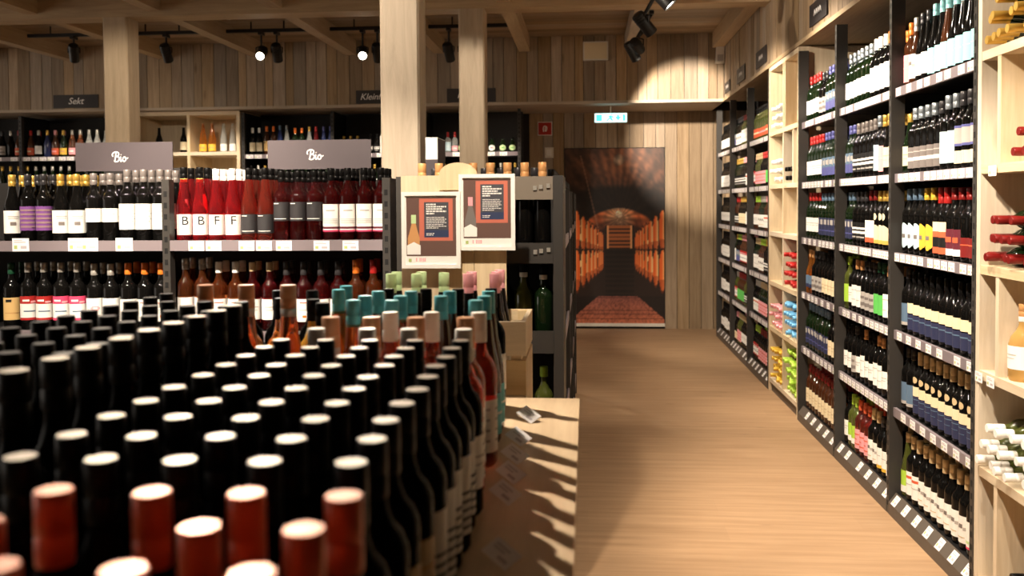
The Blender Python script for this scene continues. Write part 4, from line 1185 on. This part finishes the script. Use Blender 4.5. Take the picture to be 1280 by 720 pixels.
for y, z in ((3.47, 1.685), (3.47, .905), (3.47, .11), (3.57, .905)):
    t = thing('price_ticket', (1.484, y, z - .045), 'white price ticket on the shelf edge of the near wooden rack', 'price tag', 'tickets on the wooden rack')
    put('card', tag_mesh(.062, .038), t, (0, 0, 0), -PI / 2, local=True)

# slim rack: stacks of coloured capsules
def stack(cap, glass, y0, y1, z0, z1, words, grp, cl=.075, seg=12, step=.077, vs=.0690):
    tp = template('bordeaux', .30, .0365, glass, cap, cl, 'none', seg, rc=.0165)
    r = 0; z = z0 + .0375
    while z + .036 < z1:
        y = y0 + .0375 + (step / 2 if r % 2 else 0)
        while y + .036 < y1:
            lying(tp, 1.47 + rnd.uniform(0, .04), .30, y, z, words, grp); y += step
        z += vs; r += 1
stack('c_red', 'glass_black', 6.61, 7.05, .905, 1.25, 'lying bottle with bright red capsule in the slim wooden rack', 'red capsules in the slim rack')
stack('c_skyblue', 'glass_green', 6.61, 7.05, .535, .86, 'lying bottle with sky-blue capsule in the slim wooden rack', 'blue capsules in the slim rack')
stack('c_palepink', 'glass_rose', 7.11, 7.55, .535, .80, 'lying bottle with pink capsule in the slim wooden rack', 'pink capsules in the slim rack')
stack('c_yellow', 'glass_olive', 7.11, 7.55, .11, .45, 'lying bottle with yellow capsule in the slim wooden rack', 'yellow capsules in the slim rack')
stack('c_lime', 'glass_olive', 6.61, 7.05, .11, .50, 'lying bottle with lime-green capsule in the slim wooden rack', 'green capsules in the slim rack')
stack('c_white', 'glass_clear', 7.11, 7.55, 2.11, 2.35, 'lying clear bottle with white cap at the top of the slim rack', 'clear bottles at the top of the slim rack')
stack('c_white', 'glass_clear', 7.11, 7.55, 1.685, 1.92, 'lying clear bottle with white cap in the second cell of the slim rack', 'clear bottles in the second cell of the slim rack')
stack('c_black', 'glass_black', 6.78, 7.05, 1.685, 1.84, 'lying bottle with black cap in the slim wooden rack', 'black caps in the slim rack')
tp = template('bordeaux', .30, .0365, 'glass_black', 'c_black', .055, 'plain_white', 14)
for y in (7.16, 7.25): bottle(tp, (1.56, y, .905), -PI / 2, 'dark bottle standing beside the red capsules in the slim rack', 'upright bottles in the slim rack')

# ------------------------------------------------------------------ back-wall shelves
def far_bottle(kind, h, R, glass, cap, cl, des, x, z, y, label, group, cat='wine bottle', name='wine_bottle', rc=.0158):
    bottle(template(kind, h, R, glass, cap, cl, des, 12, rc=rc), (x, y, z), 0, label, group, cat, name)
SP = [(-7.10, 'glass_black', 'c_charcoal', 'grey_print', 'dark sparkling bottle with grey label'), (-6.99, 'glass_black', 'c_charcoal', 'grey_print', 'dark sparkling bottle with grey label'),
      (-6.88, 'glass_black', 'c_silver', 'none', 'dark sparkling bottle without paper label'), (-6.78, 'glass_brown', 'c_darkred', 'red_seal', 'brown sparkling bottle with red label'),
      (-6.63, 'glass_brown', 'c_red', 'red_seal', 'brown sparkling bottle with red foil and label'), (-6.53, 'glass_black', 'c_silver', 'plain_white', 'dark sparkling bottle with white square label'),
      (-6.42, 'glass_blue', 'c_gold', 'none', 'blue sparkling bottle with gold foil'), (-6.32, 'glass_brown', 'c_palepink', 'orange_label', 'brown sparkling bottle with coral label'),
      (-6.22, 'glass_green', 'c_gold', 'gold_label', 'green sparkling bottle with yellow label'), (-6.11, 'glass_salmon', 'c_silver', 'palepeach', 'salmon sparkling bottle with silver foil'),
      (-6.01, 'glass_salmon', 'c_silver', 'palepeach', 'salmon sparkling bottle with silver foil'), (-5.90, 'glass_clear', 'c_silver', 'plain_white', 'clear sparkling bottle with silver foil'),
      (-5.80, 'glass_clear', 'c_silver', 'plain_white', 'clear sparkling bottle with silver foil'), (-5.66, 'glass_gold', 'c_gold', 'cream', 'golden sparkling bottle with gold foil'),
      (-5.57, 'glass_gold', 'c_gold', 'cream', 'golden sparkling bottle with gold foil'), (-5.48, 'glass_gold', 'c_gold', 'cream', 'golden sparkling bottle with gold foil')]
for x, g, c, d, wds in SP:
    far_bottle('champagne', .325, .044, g, c, .11, d, x, 2.13, 10.40, wds + ', top back-wall shelf', wds + ' in the back', 'sparkling wine', 'sparkling_bottle', .0175)
    HEAP.add(template('champagne', .32, .042, g, c, .11, 'none', 10, rc=.0175), (x + .05, 10.50, 2.13), 0)
x = -7.10
while x < -5.42:
    c = 'c_gold' if x < -6.6 or x > -6.05 else 'c_silver'
    far_bottle('champagne', .33, .042, 'glass_green', c, .10, 'none', x, 1.70, 10.40, 'green sparkling bottle with %s foil, second back-wall shelf' % c[2:], 'sparkling bottles with %s foil on the second back shelf' % c[2:], 'sparkling wine', 'sparkling_bottle', .0175)
    x += .105
for x, g in ((-4.50, 'glass_orange'), (-4.39, 'glass_orange')):
    far_bottle('drop', .34, .046, g, 'c_copper', .03, 'gold_label', x, 2.17, 10.40, 'flame-shaped amber bottle in the wooden display niche', 'amber flame-shaped bottles', 'spirit bottle', 'spirit_bottle', .015)
for x in (-4.25, -4.14):
    far_bottle('drop', .34, .040, 'glass_clear', 'c_silver', .03, 'plain_white', x, 2.17, 10.40, 'flame-shaped clear bottle with white label in the wooden display niche', 'clear flame-shaped bottles', 'spirit bottle', 'spirit_bottle', .015)
for x in (-5.06, -4.76):
    far_bottle('champagne', .30, .042, 'glass_black', 'c_black', .06, 'cream', x, 2.17, 10.45, 'dark bottle with cream label in the wooden display niche', 'dark bottles in the display niche')
KX = [(-3.90, 'bordeaux', .32, 'glass_black', 'c_white', 'cream', 'dark bottle with white cap and cream label'), (-3.82, 'bordeaux', .32, 'glass_black', 'c_white', 'cream', 'dark bottle with white cap and cream label'),
      (-3.73, 'bordeaux', .335, 'glass_brown', 'c_orange', 'amber', 'brown bottle with orange cap and amber label'), (-3.65, 'bordeaux', .335, 'glass_brown', 'c_orange', 'amber', 'brown bottle with orange cap and amber label'),
      (-3.57, 'hock', .345, 'glass_blue', 'c_slateblue', 'none', 'slender blue-grey bottle'), (-3.49, 'hock', .345, 'glass_clear', 'c_steel', 'none', 'slender clear bottle with steel cap'),
      (-3.39, 'bordeaux', .31, 'glass_green', 'c_orange', 'plain_white', 'green bottle with orange cap'), (-3.31, 'bordeaux', .31, 'glass_green', 'c_orange', 'plain_white', 'green bottle with orange cap'),
      (-3.22, 'hock', .325, 'glass_clear', 'c_gold', 'plain_white', 'slender clear bottle with gold cap'), (-3.14, 'hock', .325, 'glass_red', 'c_red', 'plain_white', 'slender red bottle with red cap'),
      (-3.05, 'hock', .325, 'glass_blue', 'c_blue', 'plain_white', 'slender bottle with blue cap'), (-2.97, 'hock', .325, 'glass_blue', 'c_blue', 'plain_white', 'slender bottle with blue cap'),
      (-2.81, 'beer', .21, 'glass_brown', 'c_gold', 'cream', 'small bottle with gold cap'), (-2.73, 'beer', .21, 'glass_brown', 'c_gold', 'cream', 'small bottle with gold cap'),
      (-2.65, 'beer', .21, 'glass_brown', 'c_gold', 'cream', 'small bottle with gold cap'), (-2.50, 'bordeaux', .23, 'glass_black', 'c_black', 'white_script', 'small dark bottle with black cap'),
      (-2.42, 'bordeaux', .23, 'glass_black', 'c_black', 'white_script', 'small dark bottle with black cap'),
      (-1.59, 'bordeaux', .24, 'glass_clear', 'c_red', 'paleblue', 'small bottle with red cap and pale label'), (-1.51, 'bordeaux', .24, 'glass_clear', 'c_red', 'palepeach', 'small bottle with red cap and pink label'),
      (-1.43, 'beer', .17, 'glass_green', 'c_green', 'oval_green', 'small green bottle between red caps and timber post'),
      (-1.08, 'beer', .17, 'glass_green', 'c_black', 'oval_pink', 'small dark green bottle with pink-white oval label'), (-.955, 'beer', .17, 'glass_green', 'c_black', 'oval_green', 'small dark green bottle with pale green oval label'),
      (-.845, 'beer', .17, 'glass_green', 'c_black', 'oval_green', 'small dark green bottle with pale green oval label')]
for x, kd, h, g, c, d, wds in KX:
    far_bottle(kd, h, .036 if h > .2 else .042, g, c, .06 if h > .2 else .02, d, x, 2.13, 10.40, wds + ' on the top back-wall shelf', wds + ' in the back')
for x0, x1 in ((-3.92, -2.95), (-2.86, -1.9), (-1.80, -.80)):
    x = x0
    while x < x1:
        HEAP.add(template('bordeaux', .31, .036, 'glass_green', rnd.choice(('c_gold', 'c_silver', 'c_black')), .05, 'plain_white', 10), (x, 10.40, 1.70), 0)
        x += .082
bx = thing('white_carton', (-2.33, 10.40, 2.13), 'white gift carton at the end of the small bottles, beside the widest timber post', 'box')
MB().box(-2.375, -2.285, 10.36, 10.45, 2.13, 2.33).prism([(-2.375, 2.33), (-2.285, 2.33), (-2.31, 2.40), (-2.35, 2.40)], 10.38, 10.43).build('carton', 'p_white', bx)

# ------------------------------------------------------------------ end shelf of the aisle gondola
T_cork = template('bordeaux', .362, .0320, 'glass_black', 'c_tan', .060, 'none', 18, rc=.0165)
for i, x in enumerate((-.632, -.566, -.500, -.434, -.368, -.302, -.236, -.168)):
    bottle(T_cork, (x, 3.47, 1.345), 0, 'bottle with tan cork-coloured capsule rising above the end shelf', 'tan-capsuled bottles on the end shelf')
    if i < 7: bottle(template('bordeaux', .345, .0315, 'glass_black', 'c_charcoal', .055, 'none', 16), (x + .033, 3.565, 1.345), 0, 'dark bottle with charcoal cap behind the tan capsules', 'charcoal-capped bottles on the end shelf')
T_ol = template('bordeaux', .31, .037, 'glass_olive', 'c_black', .03, 'none', 18, collar='p_white')
T_gr = template('bordeaux', .30, .037, 'glass_green', 'c_black', .03, 'none', 18, collar='p_white')
for i, x in enumerate((-.59, -.50, -.41, -.325, -.245, -.168)):
    bottle(T_ol if i in (2, 4) else T_gr, (x, 3.50, 1.005), 0, 'green glass bottle with black cap on the second tier of the end shelf', 'green bottles on the end shelf')
    HEAP.add(template('bordeaux', .30, .037, 'glass_black', 'c_black', .03, 'none', 12), (x, 3.60, 1.005), 0)
    bottle(template('bordeaux', .30, .037, 'glass_olive', 'c_lime', .04, 'cream', 18), (x, 3.50, .62), 0, 'olive white-wine bottle with cream label low on the end shelf', 'olive bottles low on the end shelf')
for k in range(4):
    for z in (1.394, .994, .594, .16):
        for j in range(9):
            HEAP.add(template('bordeaux', .30, .0365, 'glass_black', 'c_black', .05, 'plain_white', 8), (-.150, 3.86 + k * .9 + j * .085, z), PI / 2)

heap = HEAP.build('wine_bottles')
tag(heap, 'rows of wine bottles standing behind the front ranks and on the far shelves', 'wine bottles', kind='stuff')

# carton standing on the gondola
cb = thing('white_carton', (-.745, 4.45, 1.394), 'white-topped carton with slate sides on the gondola behind the posters', 'box')
MB().box(-.775, -.716, 4.35, 4.58, 1.394, 1.765).build('lower_sleeve', 'sign_slate', cb)
MB().box(-.775, -.7165, 4.351, 4.58, 1.765, 1.872).build('carton', 'p_white', cb)
MB().box(-.7165, -.714, 4.351, 4.579, 1.765, 1.868).build('side_print', 'sign_slate', cb)

# ------------------------------------------------------------------ wooden crates with green- and pink-capped bottles
def crate(z0, h, label):
    r = thing('wooden_crate', (-.42, 2.62, z0), label, 'crate', 'stacked pine crates')
    x0, x1, y0, y1 = -.675, -.178, 2.62, 2.94
    n = 3 if h > .25 else 2
    sl = (h - .014 * (n - 1)) / n
    for k in range(n):
        a = z0 + .001 + k * (sl + .014)
        b = min(a + sl, z0 + h)
        board('slat', 'crate_x', r, x0, x1, y0, y0 + .012, a, b)
        board('slat', 'crate_x', r, x0, x1, y1 - .012, y1, a, b)
        board('slat', 'crate_z', r, x1 - .014, x1, y0 + .012, y1 - .012, a, b)
        board('slat', 'crate_z', r, x0, x0 + .014, y0 + .012, y1 - .012, a, b)
    for xx in (x0 + .014, x1 - .044):
        for yy in (y0 + .012, y1 - .042):
            board('corner_post', 'crate_z', r, xx, xx + .03, yy, yy + .03, z0 + .001, z0 + h)
    board('base', 'crate_x', r, x0 + .044, x1 - .044, y0 + .012, y1 - .012, z0 + .001, z0 + .012)
    return r
crate(0, .33, 'lowest pine crate of the stack behind the table')
crate(.331, .33, 'second pine crate of the stack behind the table')
crate(.662, .33, 'third pine crate of the stack behind the table')
crate(.993, .215, 'topmost low pine crate holding the green- and pink-capped bottles')
T_pg = template('hock', .336, .0365, 'glass_black', 'c_palegreen', .070, 'plain_white', 18, rc=.0165)
T_pp = template('hock', .336, .0365, 'glass_black', 'c_palepink', .070, 'plain_white', 18, rc=.0165)
for x, y in ((-.590, 2.70), (-.512, 2.70), (-.590, 2.78), (-.512, 2.78), (-.435, 2.74)):
    bottle(T_pg, (x, y, 1.006), 0, 'slender dark bottle with pale green capsule in the top crate', 'green-capped bottles in the crate')
for x, y in ((-.355, 2.70), (-.355, 2.78), (-.275, 2.70), (-.278, 2.78), (-.275, 2.86)):
    bottle(T_pp, (x, y, 1.006), 0, 'slender dark bottle with pale pink capsule in the top crate', 'pink-capped bottles in the crate')

# ------------------------------------------------------------------ poster stand
ps = thing('display_board', (-.46, 3.20, 0), 'pale pine back board with an arched head carrying the two posters', 'board')
for k, (a, b) in enumerate(((-.66, -.505), (-.503, -.40), (-.398, -.285))):
    board('board_plank', 'crate_z', ps, a, b, 3.20, 3.218, 0, 1.652 if k != 1 else 1.60)
arch = [(-.52, 1.60), (-.385, 1.60), (-.385, 1.655)] + [(-.4525 + .0675 * math.cos(PI * k / 12), 1.655 + .042 * math.sin(PI * k / 12)) for k in range(1, 12)] + [(-.52, 1.655)]
MB().prism(arch, 3.185, 3.199).build('arched_head', 'crate_z', ps)

def poster(x0, x1, z0, z1, y, capcol, glasscol, label, tilt):
    r = thing('poster_frame', ((x0 + x1) / 2, y, z0), label, 'poster', None)
    W_, H_ = x1 - x0, z1 - z0
    def rect(mb, u0, u1, v0, v1, yy, mi=0): mb.poly([(x0 + W_ * u, yy, z0 + H_ * v) for u, v in ((u0, v0), (u1, v0), (u1, v1), (u0, v1))], mi)
    fw = .0135
    for a, b, c, d in ((x0, x1, z0, z0 + fw), (x0, x1, z1 - fw, z1), (x0, x0 + fw, z0 + fw, z1 - fw), (x1 - fw, x1, z0 + fw, z1 - fw)):
        MB().box(a, b, y - .008, y + .006, c, d).build('frame_bar', 'p_white', r)
    MB().box(x0 + fw, x1 - fw, y - .002, y + .004, z0 + fw, z1 - fw).build('backing', 'p_white', r)
    art = MB()
    yy = y - .0025
    rect(art, .08, .925, .16, .93, yy, 0)
    rect(art, .30, .87, .36, .91, yy - .0002, 1)
    rect(art, .385, .80, .405, .865, yy - .0004, 2)
    rect(art, .385, .80, .405, .50, yy - .0005, 6)
    # the pictured bottle
    bx_ = .205
    art.poly([(x0 + W_ * (bx_ + u), yy - .0006, z0 + H_ * v) for u, v in ((-.10, .22), (.10, .22), (.10, .40), (.07, .48), (.03, .60), (.03, .70), (-.03, .70), (-.03, .60), (-.07, .48), (-.10, .40))], 3)
    rect(art, bx_ - .042, bx_ + .042, .585, .70, yy - .0008, 4)
    art.poly([(x0 + W_ * (bx_ + u), yy - .0010, z0 + H_ * v) for u, v in ((-.115, .18), (.115, .18), (.115, .30), (.05, .325), (0, .345), (-.05, .325), (-.115, .30))], 5)
    for v, n in ((.835, 1), (.805, 2), (.775, 1.6), (.745, 2), (.715, .8), (.665, 1.8), (.642, 2), (.619, 1.9), (.596, 2), (.573, 1.7), (.55, 2), (.527, 1.2), (.455, .8), (.435, .7)):
        u = .42
        end = .42 + .17 * n
        while u < end:
            l = rnd.uniform(.02, .06)
            hh = .018 if v > .7 else .009
            rect(art, u, min(u + l, end), v - hh / 2, v + hh / 2, yy - .0008, 5)
            u += l + .008
    rect(art, .115, .165, .085, .125, yy - .0003, 8)
    for u in (.24, .30, .33, .36, .385): rect(art, u, u + .018, .09, .135, yy - .0003, 7)
    art.build('print', ['poster_brown', 'poster_red', 'poster_slate', glasscol, capcol, 'p_white', 'poster_navy', 'p_palepink', 'tag_green'], r)
    mb = MB(); rect(mb, .07, .93, .055, .945, y - .0055); mb2 = MB().box(x0 + fw, x1 - fw, y - .0072, y - .006, z0 + fw, z1 - fw)
    return r
M('poster_brown', lin(104, 78, 70), .5); M('poster_red', lin(200, 112, 92), .5); M('poster_slate', lin(74, 74, 80), .5); M('poster_navy', lin(52, 62, 92), .5)
poster(-.650, -.441, 1.325, 1.594, 3.160, 'p_palegreen', 'p_tan', 'white-framed poster with a green-capped bottle and chalkboard text', 0)
poster(-.448, -.250, 1.387, 1.655, 3.175, 'p_palepink', 'p_grey', 'white-framed poster with a pink-capped bottle and chalkboard text', 0)
for x, z in ((-.545, 1.40), (-.35, 1.45)):
    MB().box(x - .02, x + .02, 3.166 if x < -.5 else 3.181, 3.1995, z, z + .05).build('clip_block', 'crate_z', ps)

# ------------------------------------------------------------------ signs
def sign(x0, x1, z0, z1, y, mat, label, group, draw, name='shelf_sign', posts=None):
    r = thing(name, ((x0 + x1) / 2, y, z0), label, 'sign', group)
    MB().box(x0, x1, y, y + .006, z0, z1).build('panel', mat, r)
    if draw == 'bio':
        mb = MB(); s = (z1 - z0) * .185
        cx = x0 + (x1 - x0) * .46 - 1.1 * s; cz = z0 + (z1 - z0) * .33
        for st in BIO: stroke(mb, st, s * .24, y, .0014, s, cx, cz)
        mb.build('lettering', 'sign_ink', r)
    else:
        txt, size, fx = draw
        me = text_mesh(txt, size, .3, .0)
        me.materials.clear(); me.materials.append(MATS['sign_ink'])
        o = put('lettering', me, r, (x0 + (x1 - x0) * fx, y - .001, (z0 + z1) / 2)); o.rotation_euler = (PI / 2, 0, 0)
    if posts:
        for px in posts: MB().tube((px, y + .012, posts[px]), (px, y + .012, z0 + .05), .005).build('post', 'dark_metal', r)
    return r
sign(-2.448, -1.965, 1.718, 1.855, 4.190, 'sign_slate', 'grey Bio sign above the dark red organic wines', 'Bio signs', 'bio', posts={-2.40: 1.66, -2.01: 1.66})
sign(-1.500, -1.005, 1.718, 1.855, 4.190, 'sign_slate', 'grey Bio sign above the rose organic wines', 'Bio signs', 'bio', posts={-1.45: 1.66, -1.06: 1.66})
sign(-2.50, -2.075, 1.665, 1.745, 4.54, 'sign_dark', 'dark low sign half hidden behind the Bio sign of the red wines', None, ('rtal', .075, .865), posts={-2.4: 1.3})
sign(-6.19, -5.645, 2.690, 2.842, YB - .008, 'sign_dark', 'dark Sekt sign on the boarding above the sparkling wines', None, ('Sekt', .105, .5))
sign(-2.60, -1.98, 2.685, 2.835, YB - .008, 'sign_dark', 'dark Kleinflaschen sign half hidden by the widest timber post', None, ('Kleinflaschen', .10, .5))
sign(-1.56, -1.01, 2.685, 2.838, YB - .008, 'sign_dark', 'dark sign half hidden by the slimmer timber post', None, ('Kl       s', .10, .5))
for i, (y0, y1, z0, z1, lb) in enumerate(((5.86, 6.30, 2.715, 2.86, 'dark sign on the right boarding above the shelf before the slim rack'), (7.78, 8.24, 2.715, 2.86, 'dark sign on the right boarding just past the slim rack'),
                                        (8.82, 9.27, 2.715, 2.86, 'dark sign on the right boarding above the last but one shelf'), (9.72, 10.06, 2.715, 2.83, 'dark sign on the right boarding in the corner'))):
    r = thing('shelf_sign', (XS - .008, (y0 + y1) / 2, z0), lb, 'sign', 'signs on the right boarding')
    MB().box(XS - .008, XS - .002, y0, y1, z0, z1).build('panel', 'sign_dark', r)
    mb = MB()
    for k in range(4):
        stroke(mb, [(.0, .1), (.3, .8), (.45, .2), (.6, .7), (.9, .1)], .010, 0, .0012, .05, -.09 + k * .045, -.02)
    o = mb.build('lettering', 'sign_ink', r); o.location = (Vector((XS - .0085, (y0 + y1) / 2, (z0 + z1) / 2)) - wloc(r)); o.rotation_euler = (0, 0, -PI / 2)

# ------------------------------------------------------------------ fittings on the walls
ex = thing('exit_sign', (.276, 10.42, 2.45), 'glowing green-white emergency exit sign below the boarding', 'exit sign')
MB().box(.09, .463, 10.415, 10.445, 2.455, 2.565).build('housing', 'white_plastic', ex)
MB().box(.098, .455, 10.411, 10.415, 2.462, 2.558).build('light_panel', 'exit_glow', ex)
mb = MB()
def q(u0, u1, v0, v1): mb.poly([(.098 + .357 * u, 10.4105, 2.462 + .096 * v) for u, v in ((u0, v0), (u1, v0), (u1, v1), (u0, v1))])
q(.04, .22, .12, .88)
mb.poly([(.098 + .357 * u, 10.4105, 2.462 + .096 * v) for u, v in ((.34, .1), (.40, .1), (.47, .4), (.52, .15), (.58, .15), (.52, .55), (.60, .50), (.60, .60), (.50, .80), (.40, .66), (.43, .58), (.47, .62), (.42, .40))])
mb.poly([(.098 + .357 * u, 10.4105, 2.462 + .096 * v) for u, v in ((.50, .83), (.56, .83), (.56, .95), (.50, .95))])
mb.poly([(.098 + .357 * u, 10.4105, 2.462 + .096 * v) for u, v in ((.70, .62), (.70, .85), (.76, .85), (.76, .62), (.83, .62), (.73, .15), (.63, .62))])
q(.88, .96, .12, .88)
mb.build('pictogram', 'exit_green', ex)
MB().tube((.276, 10.43, 2.565), (.276, 10.43, SOF), .008).build('hanger', 'white_plastic', ex)

fs = thing('fire_sign', (-.505, 11.16, 2.374), 'square red fire extinguisher sign with white border on the back wall', 'sign')
MB().box(-.595, -.418, 11.158, 11.166, 2.374, 2.540).build('panel', 'p_white', fs)
MB().box(-.587, -.426, 11.156, 11.158, 2.382, 2.532).build('field', 'red_sign', fs)
mb = MB()
stroke(mb, [(-.3, -.6), (-.35, .1), (-.1, .5), (.3, .35), (.35, -.2), (.1, -.55), (.05, 0), (.2, .3)], .012, 11.156, .001, .06, -.505, 2.457)
mb.build('pictogram', 'p_white', fs)
sw = thing('wall_switch', (-.455, 11.15, 2.10), 'small white switch box below the red fire sign', 'switch')
MB().box(-.507, -.402, 11.135, 11.168, 2.10, 2.226).build('housing', 'white_plastic', sw)
MB().box(-.485, -.424, 11.131, 11.135, 2.125, 2.20).build('rocker', 'p_white', sw)
sp = thing('loudspeaker_panel', (.105, YB - .03, 3.12), 'flat pale square loudspeaker panel on the boarding above the cellar door', 'loudspeaker')
MB().box(-.032, .242, YB - .04, YB, 3.12, 3.325).build('housing', 'white_plastic', sp)
MB().box(-.018, .228, YB - .044, YB - .04, 3.134, 3.311).build('grille', 'p_cream', sp)
sn = thing('motion_sensor', (1.455, YB - .06, 3.06), 'white motion sensor in the upper corner of the boarding', 'sensor')
MB().prism([(1.41, 3.06), (1.50, 3.06), (1.50, 3.245), (1.42, 3.245)], YB - .07, YB).build('housing', 'white_plastic', sn)
MB().box(1.425, 1.49, YB - .075, YB - .07, 3.08, 3.15).build('lens', 'p_lightgrey', sn)
sd = thing('smoke_detector', (-3.45, 8.6, 3.37), 'small white smoke detector on the boarded ceiling', 'smoke detector')
MB().lathe([(.03, 3.345), (.05, 3.36), (.05, 3.40)], 16, cx=-3.45, cy=8.6).build('housing', 'white_plastic', sd, smooth=40)

# ------------------------------------------------------------------ track lighting
def track(x0, x1, y0, y1, z, label, group):
    r = thing('light_track', ((x0 + x1) / 2, (y0 + y1) / 2, z), label, 'light track', group)
    MB().box(x0, x1, y0, y1, z, z + .034).build('rail', 'black_metal', r)
    c = MB(); cx, cy = (x0 + x1) / 2, (y0 + y1) / 2
    for k in (.3, .7):
        px, py = (x0 + (x1 - x0) * k, cy) if x1 - x0 > y1 - y0 else (cx, y0 + (y1 - y0) * k)
        c.box(px - .006, px + .006, py - .006, py + .006, z + .034, CEIL)
    c.build('mount', 'black_metal', r)
for x0, x1 in ((-5.74, -4.93), (-4.75, -3.86), (-3.63, -2.78), (-2.56, -1.74), (-1.56, -.77)):
    track(x0, x1, 8.982, 9.018, 3.29, 'black ceiling light track between two joists before the back wall', 'tracks before the back wall')
track(.565, .595, 1.9, 7.62, 3.24, 'long black light track above the aisle before the cross beam', 'tracks above the aisle')
track(.565, .595, 7.90, 9.2, 3.24, 'black light track beside the joist near the exit sign', 'tracks above the aisle')
for x0, x1, y0, y1 in ((-2.6, -1.75, 2.282, 2.318), (-1.60, -.72, 2.282, 2.318), (-2.55, -1.72, 3.482, 3.518), (-1.60, -.75, 3.082, 3.118), (-.62, .42, 1.982, 2.018), (-1.58, -.74, 4.482, 4.518), (.54, 1.36, .982, 1.018), (-1.58, -.74, 6.282, 6.318), (-3.6, -2.72, 5.582, 5.618), (.62, 1.35, 3.982, 4.018), (.62, 1.35, 6.482, 6.518)):
    track(x0, x1, y0, y1, 3.30, 'unseen black ceiling light track over the sales floor', 'unseen tracks over the sales floor')  # added to carry the unseen spots

def spot(mount, head, target, watts, cone, key, idx):
    m, h, t = Vector(mount), Vector(head), Vector(target)
    if key == 'wall': m.x = .58
    d = (t - h).normalized()
    lbl = {'wall': 'black cylinder spotlight aimed at the wall shelves from the aisle track',
           'back': 'black cylinder spotlight on the track before the back wall',
           'mid': 'unseen black cylinder spotlight over the sales floor'}[key]
    if idx in (9, 11, 14): lbl = 'lit black spotlight before the back wall with its lens facing the sales floor'
    r = thing('track_spotlight', m, lbl, 'spotlight', {'wall': 'aisle spotlights', 'back': 'spotlights before the back wall', 'mid': 'unseen spotlights over the sales floor'}[key])
    if idx in (9, 11, 14): r['group'] = 'spotlights turned to the room'
    MB().box(m.x - .02, m.x + .02, m.y - .045, m.y + .045, m.z - .028, m.z).build('adapter', 'black_metal', r)
    st = MB().tube(m - Vector((0, 0, .02)), h + Vector((0, 0, .075)), .015 if key == 'wall' else .010)
    side = d.cross(Vector((0, 0, 1))).normalized()
    for s in (-1, 1):
        st.tube(h + Vector((0, 0, .075)), h + side * .056 * s + Vector((0, 0, .055)), .006).tube(h + side * .056 * s + Vector((0, 0, .055)), h + side * .054 * s, .006)
    st.build('bracket', 'black_metal', r)
    hb = MB().lathe([(.030, -.105), (.045, -.098), (.048, -.09), (.048, .09), (.046, .092), (.042, .092), (.040, .078), (0, .078)], 24)
    rot = d.to_track_quat('Z', 'Y').to_matrix().to_4x4()
    hd = MB().add(hb, Matrix.Translation(h) @ rot).build('head', 'black_metal', r, smooth=35)
    fins = MB()
    for k in range(3): fins.lathe([(.0485, -.085 + k * .022), (.051, -.083 + k * .022), (.051, -.077 + k * .022), (.0485, -.075 + k * .022)], 24)
    MB().add(fins, Matrix.Translation(h) @ rot).build('cooling_ring', 'black_metal', hd, smooth=35)
    ln = MB().lathe([(0, .080), (.038, .080), (.038, .082), (0, .082)], 20)
    MB().add(ln, Matrix.Translation(h) @ rot).build('lens', 'lens_glow', r)
    l = bpy.data.lights.new('spot_light', 'SPOT'); l.energy = watts; l.color = WARM
    l.spot_size = math.radians(cone); l.spot_blend = .55; l.shadow_soft_size = .035
    lo_ = put('spot_light', l, r, h + d * .10)
    lo_.rotation_euler = (-d).to_track_quat('Z', 'Y').to_euler()
for i, a in enumerate(LAMPS): spot(*a, i)
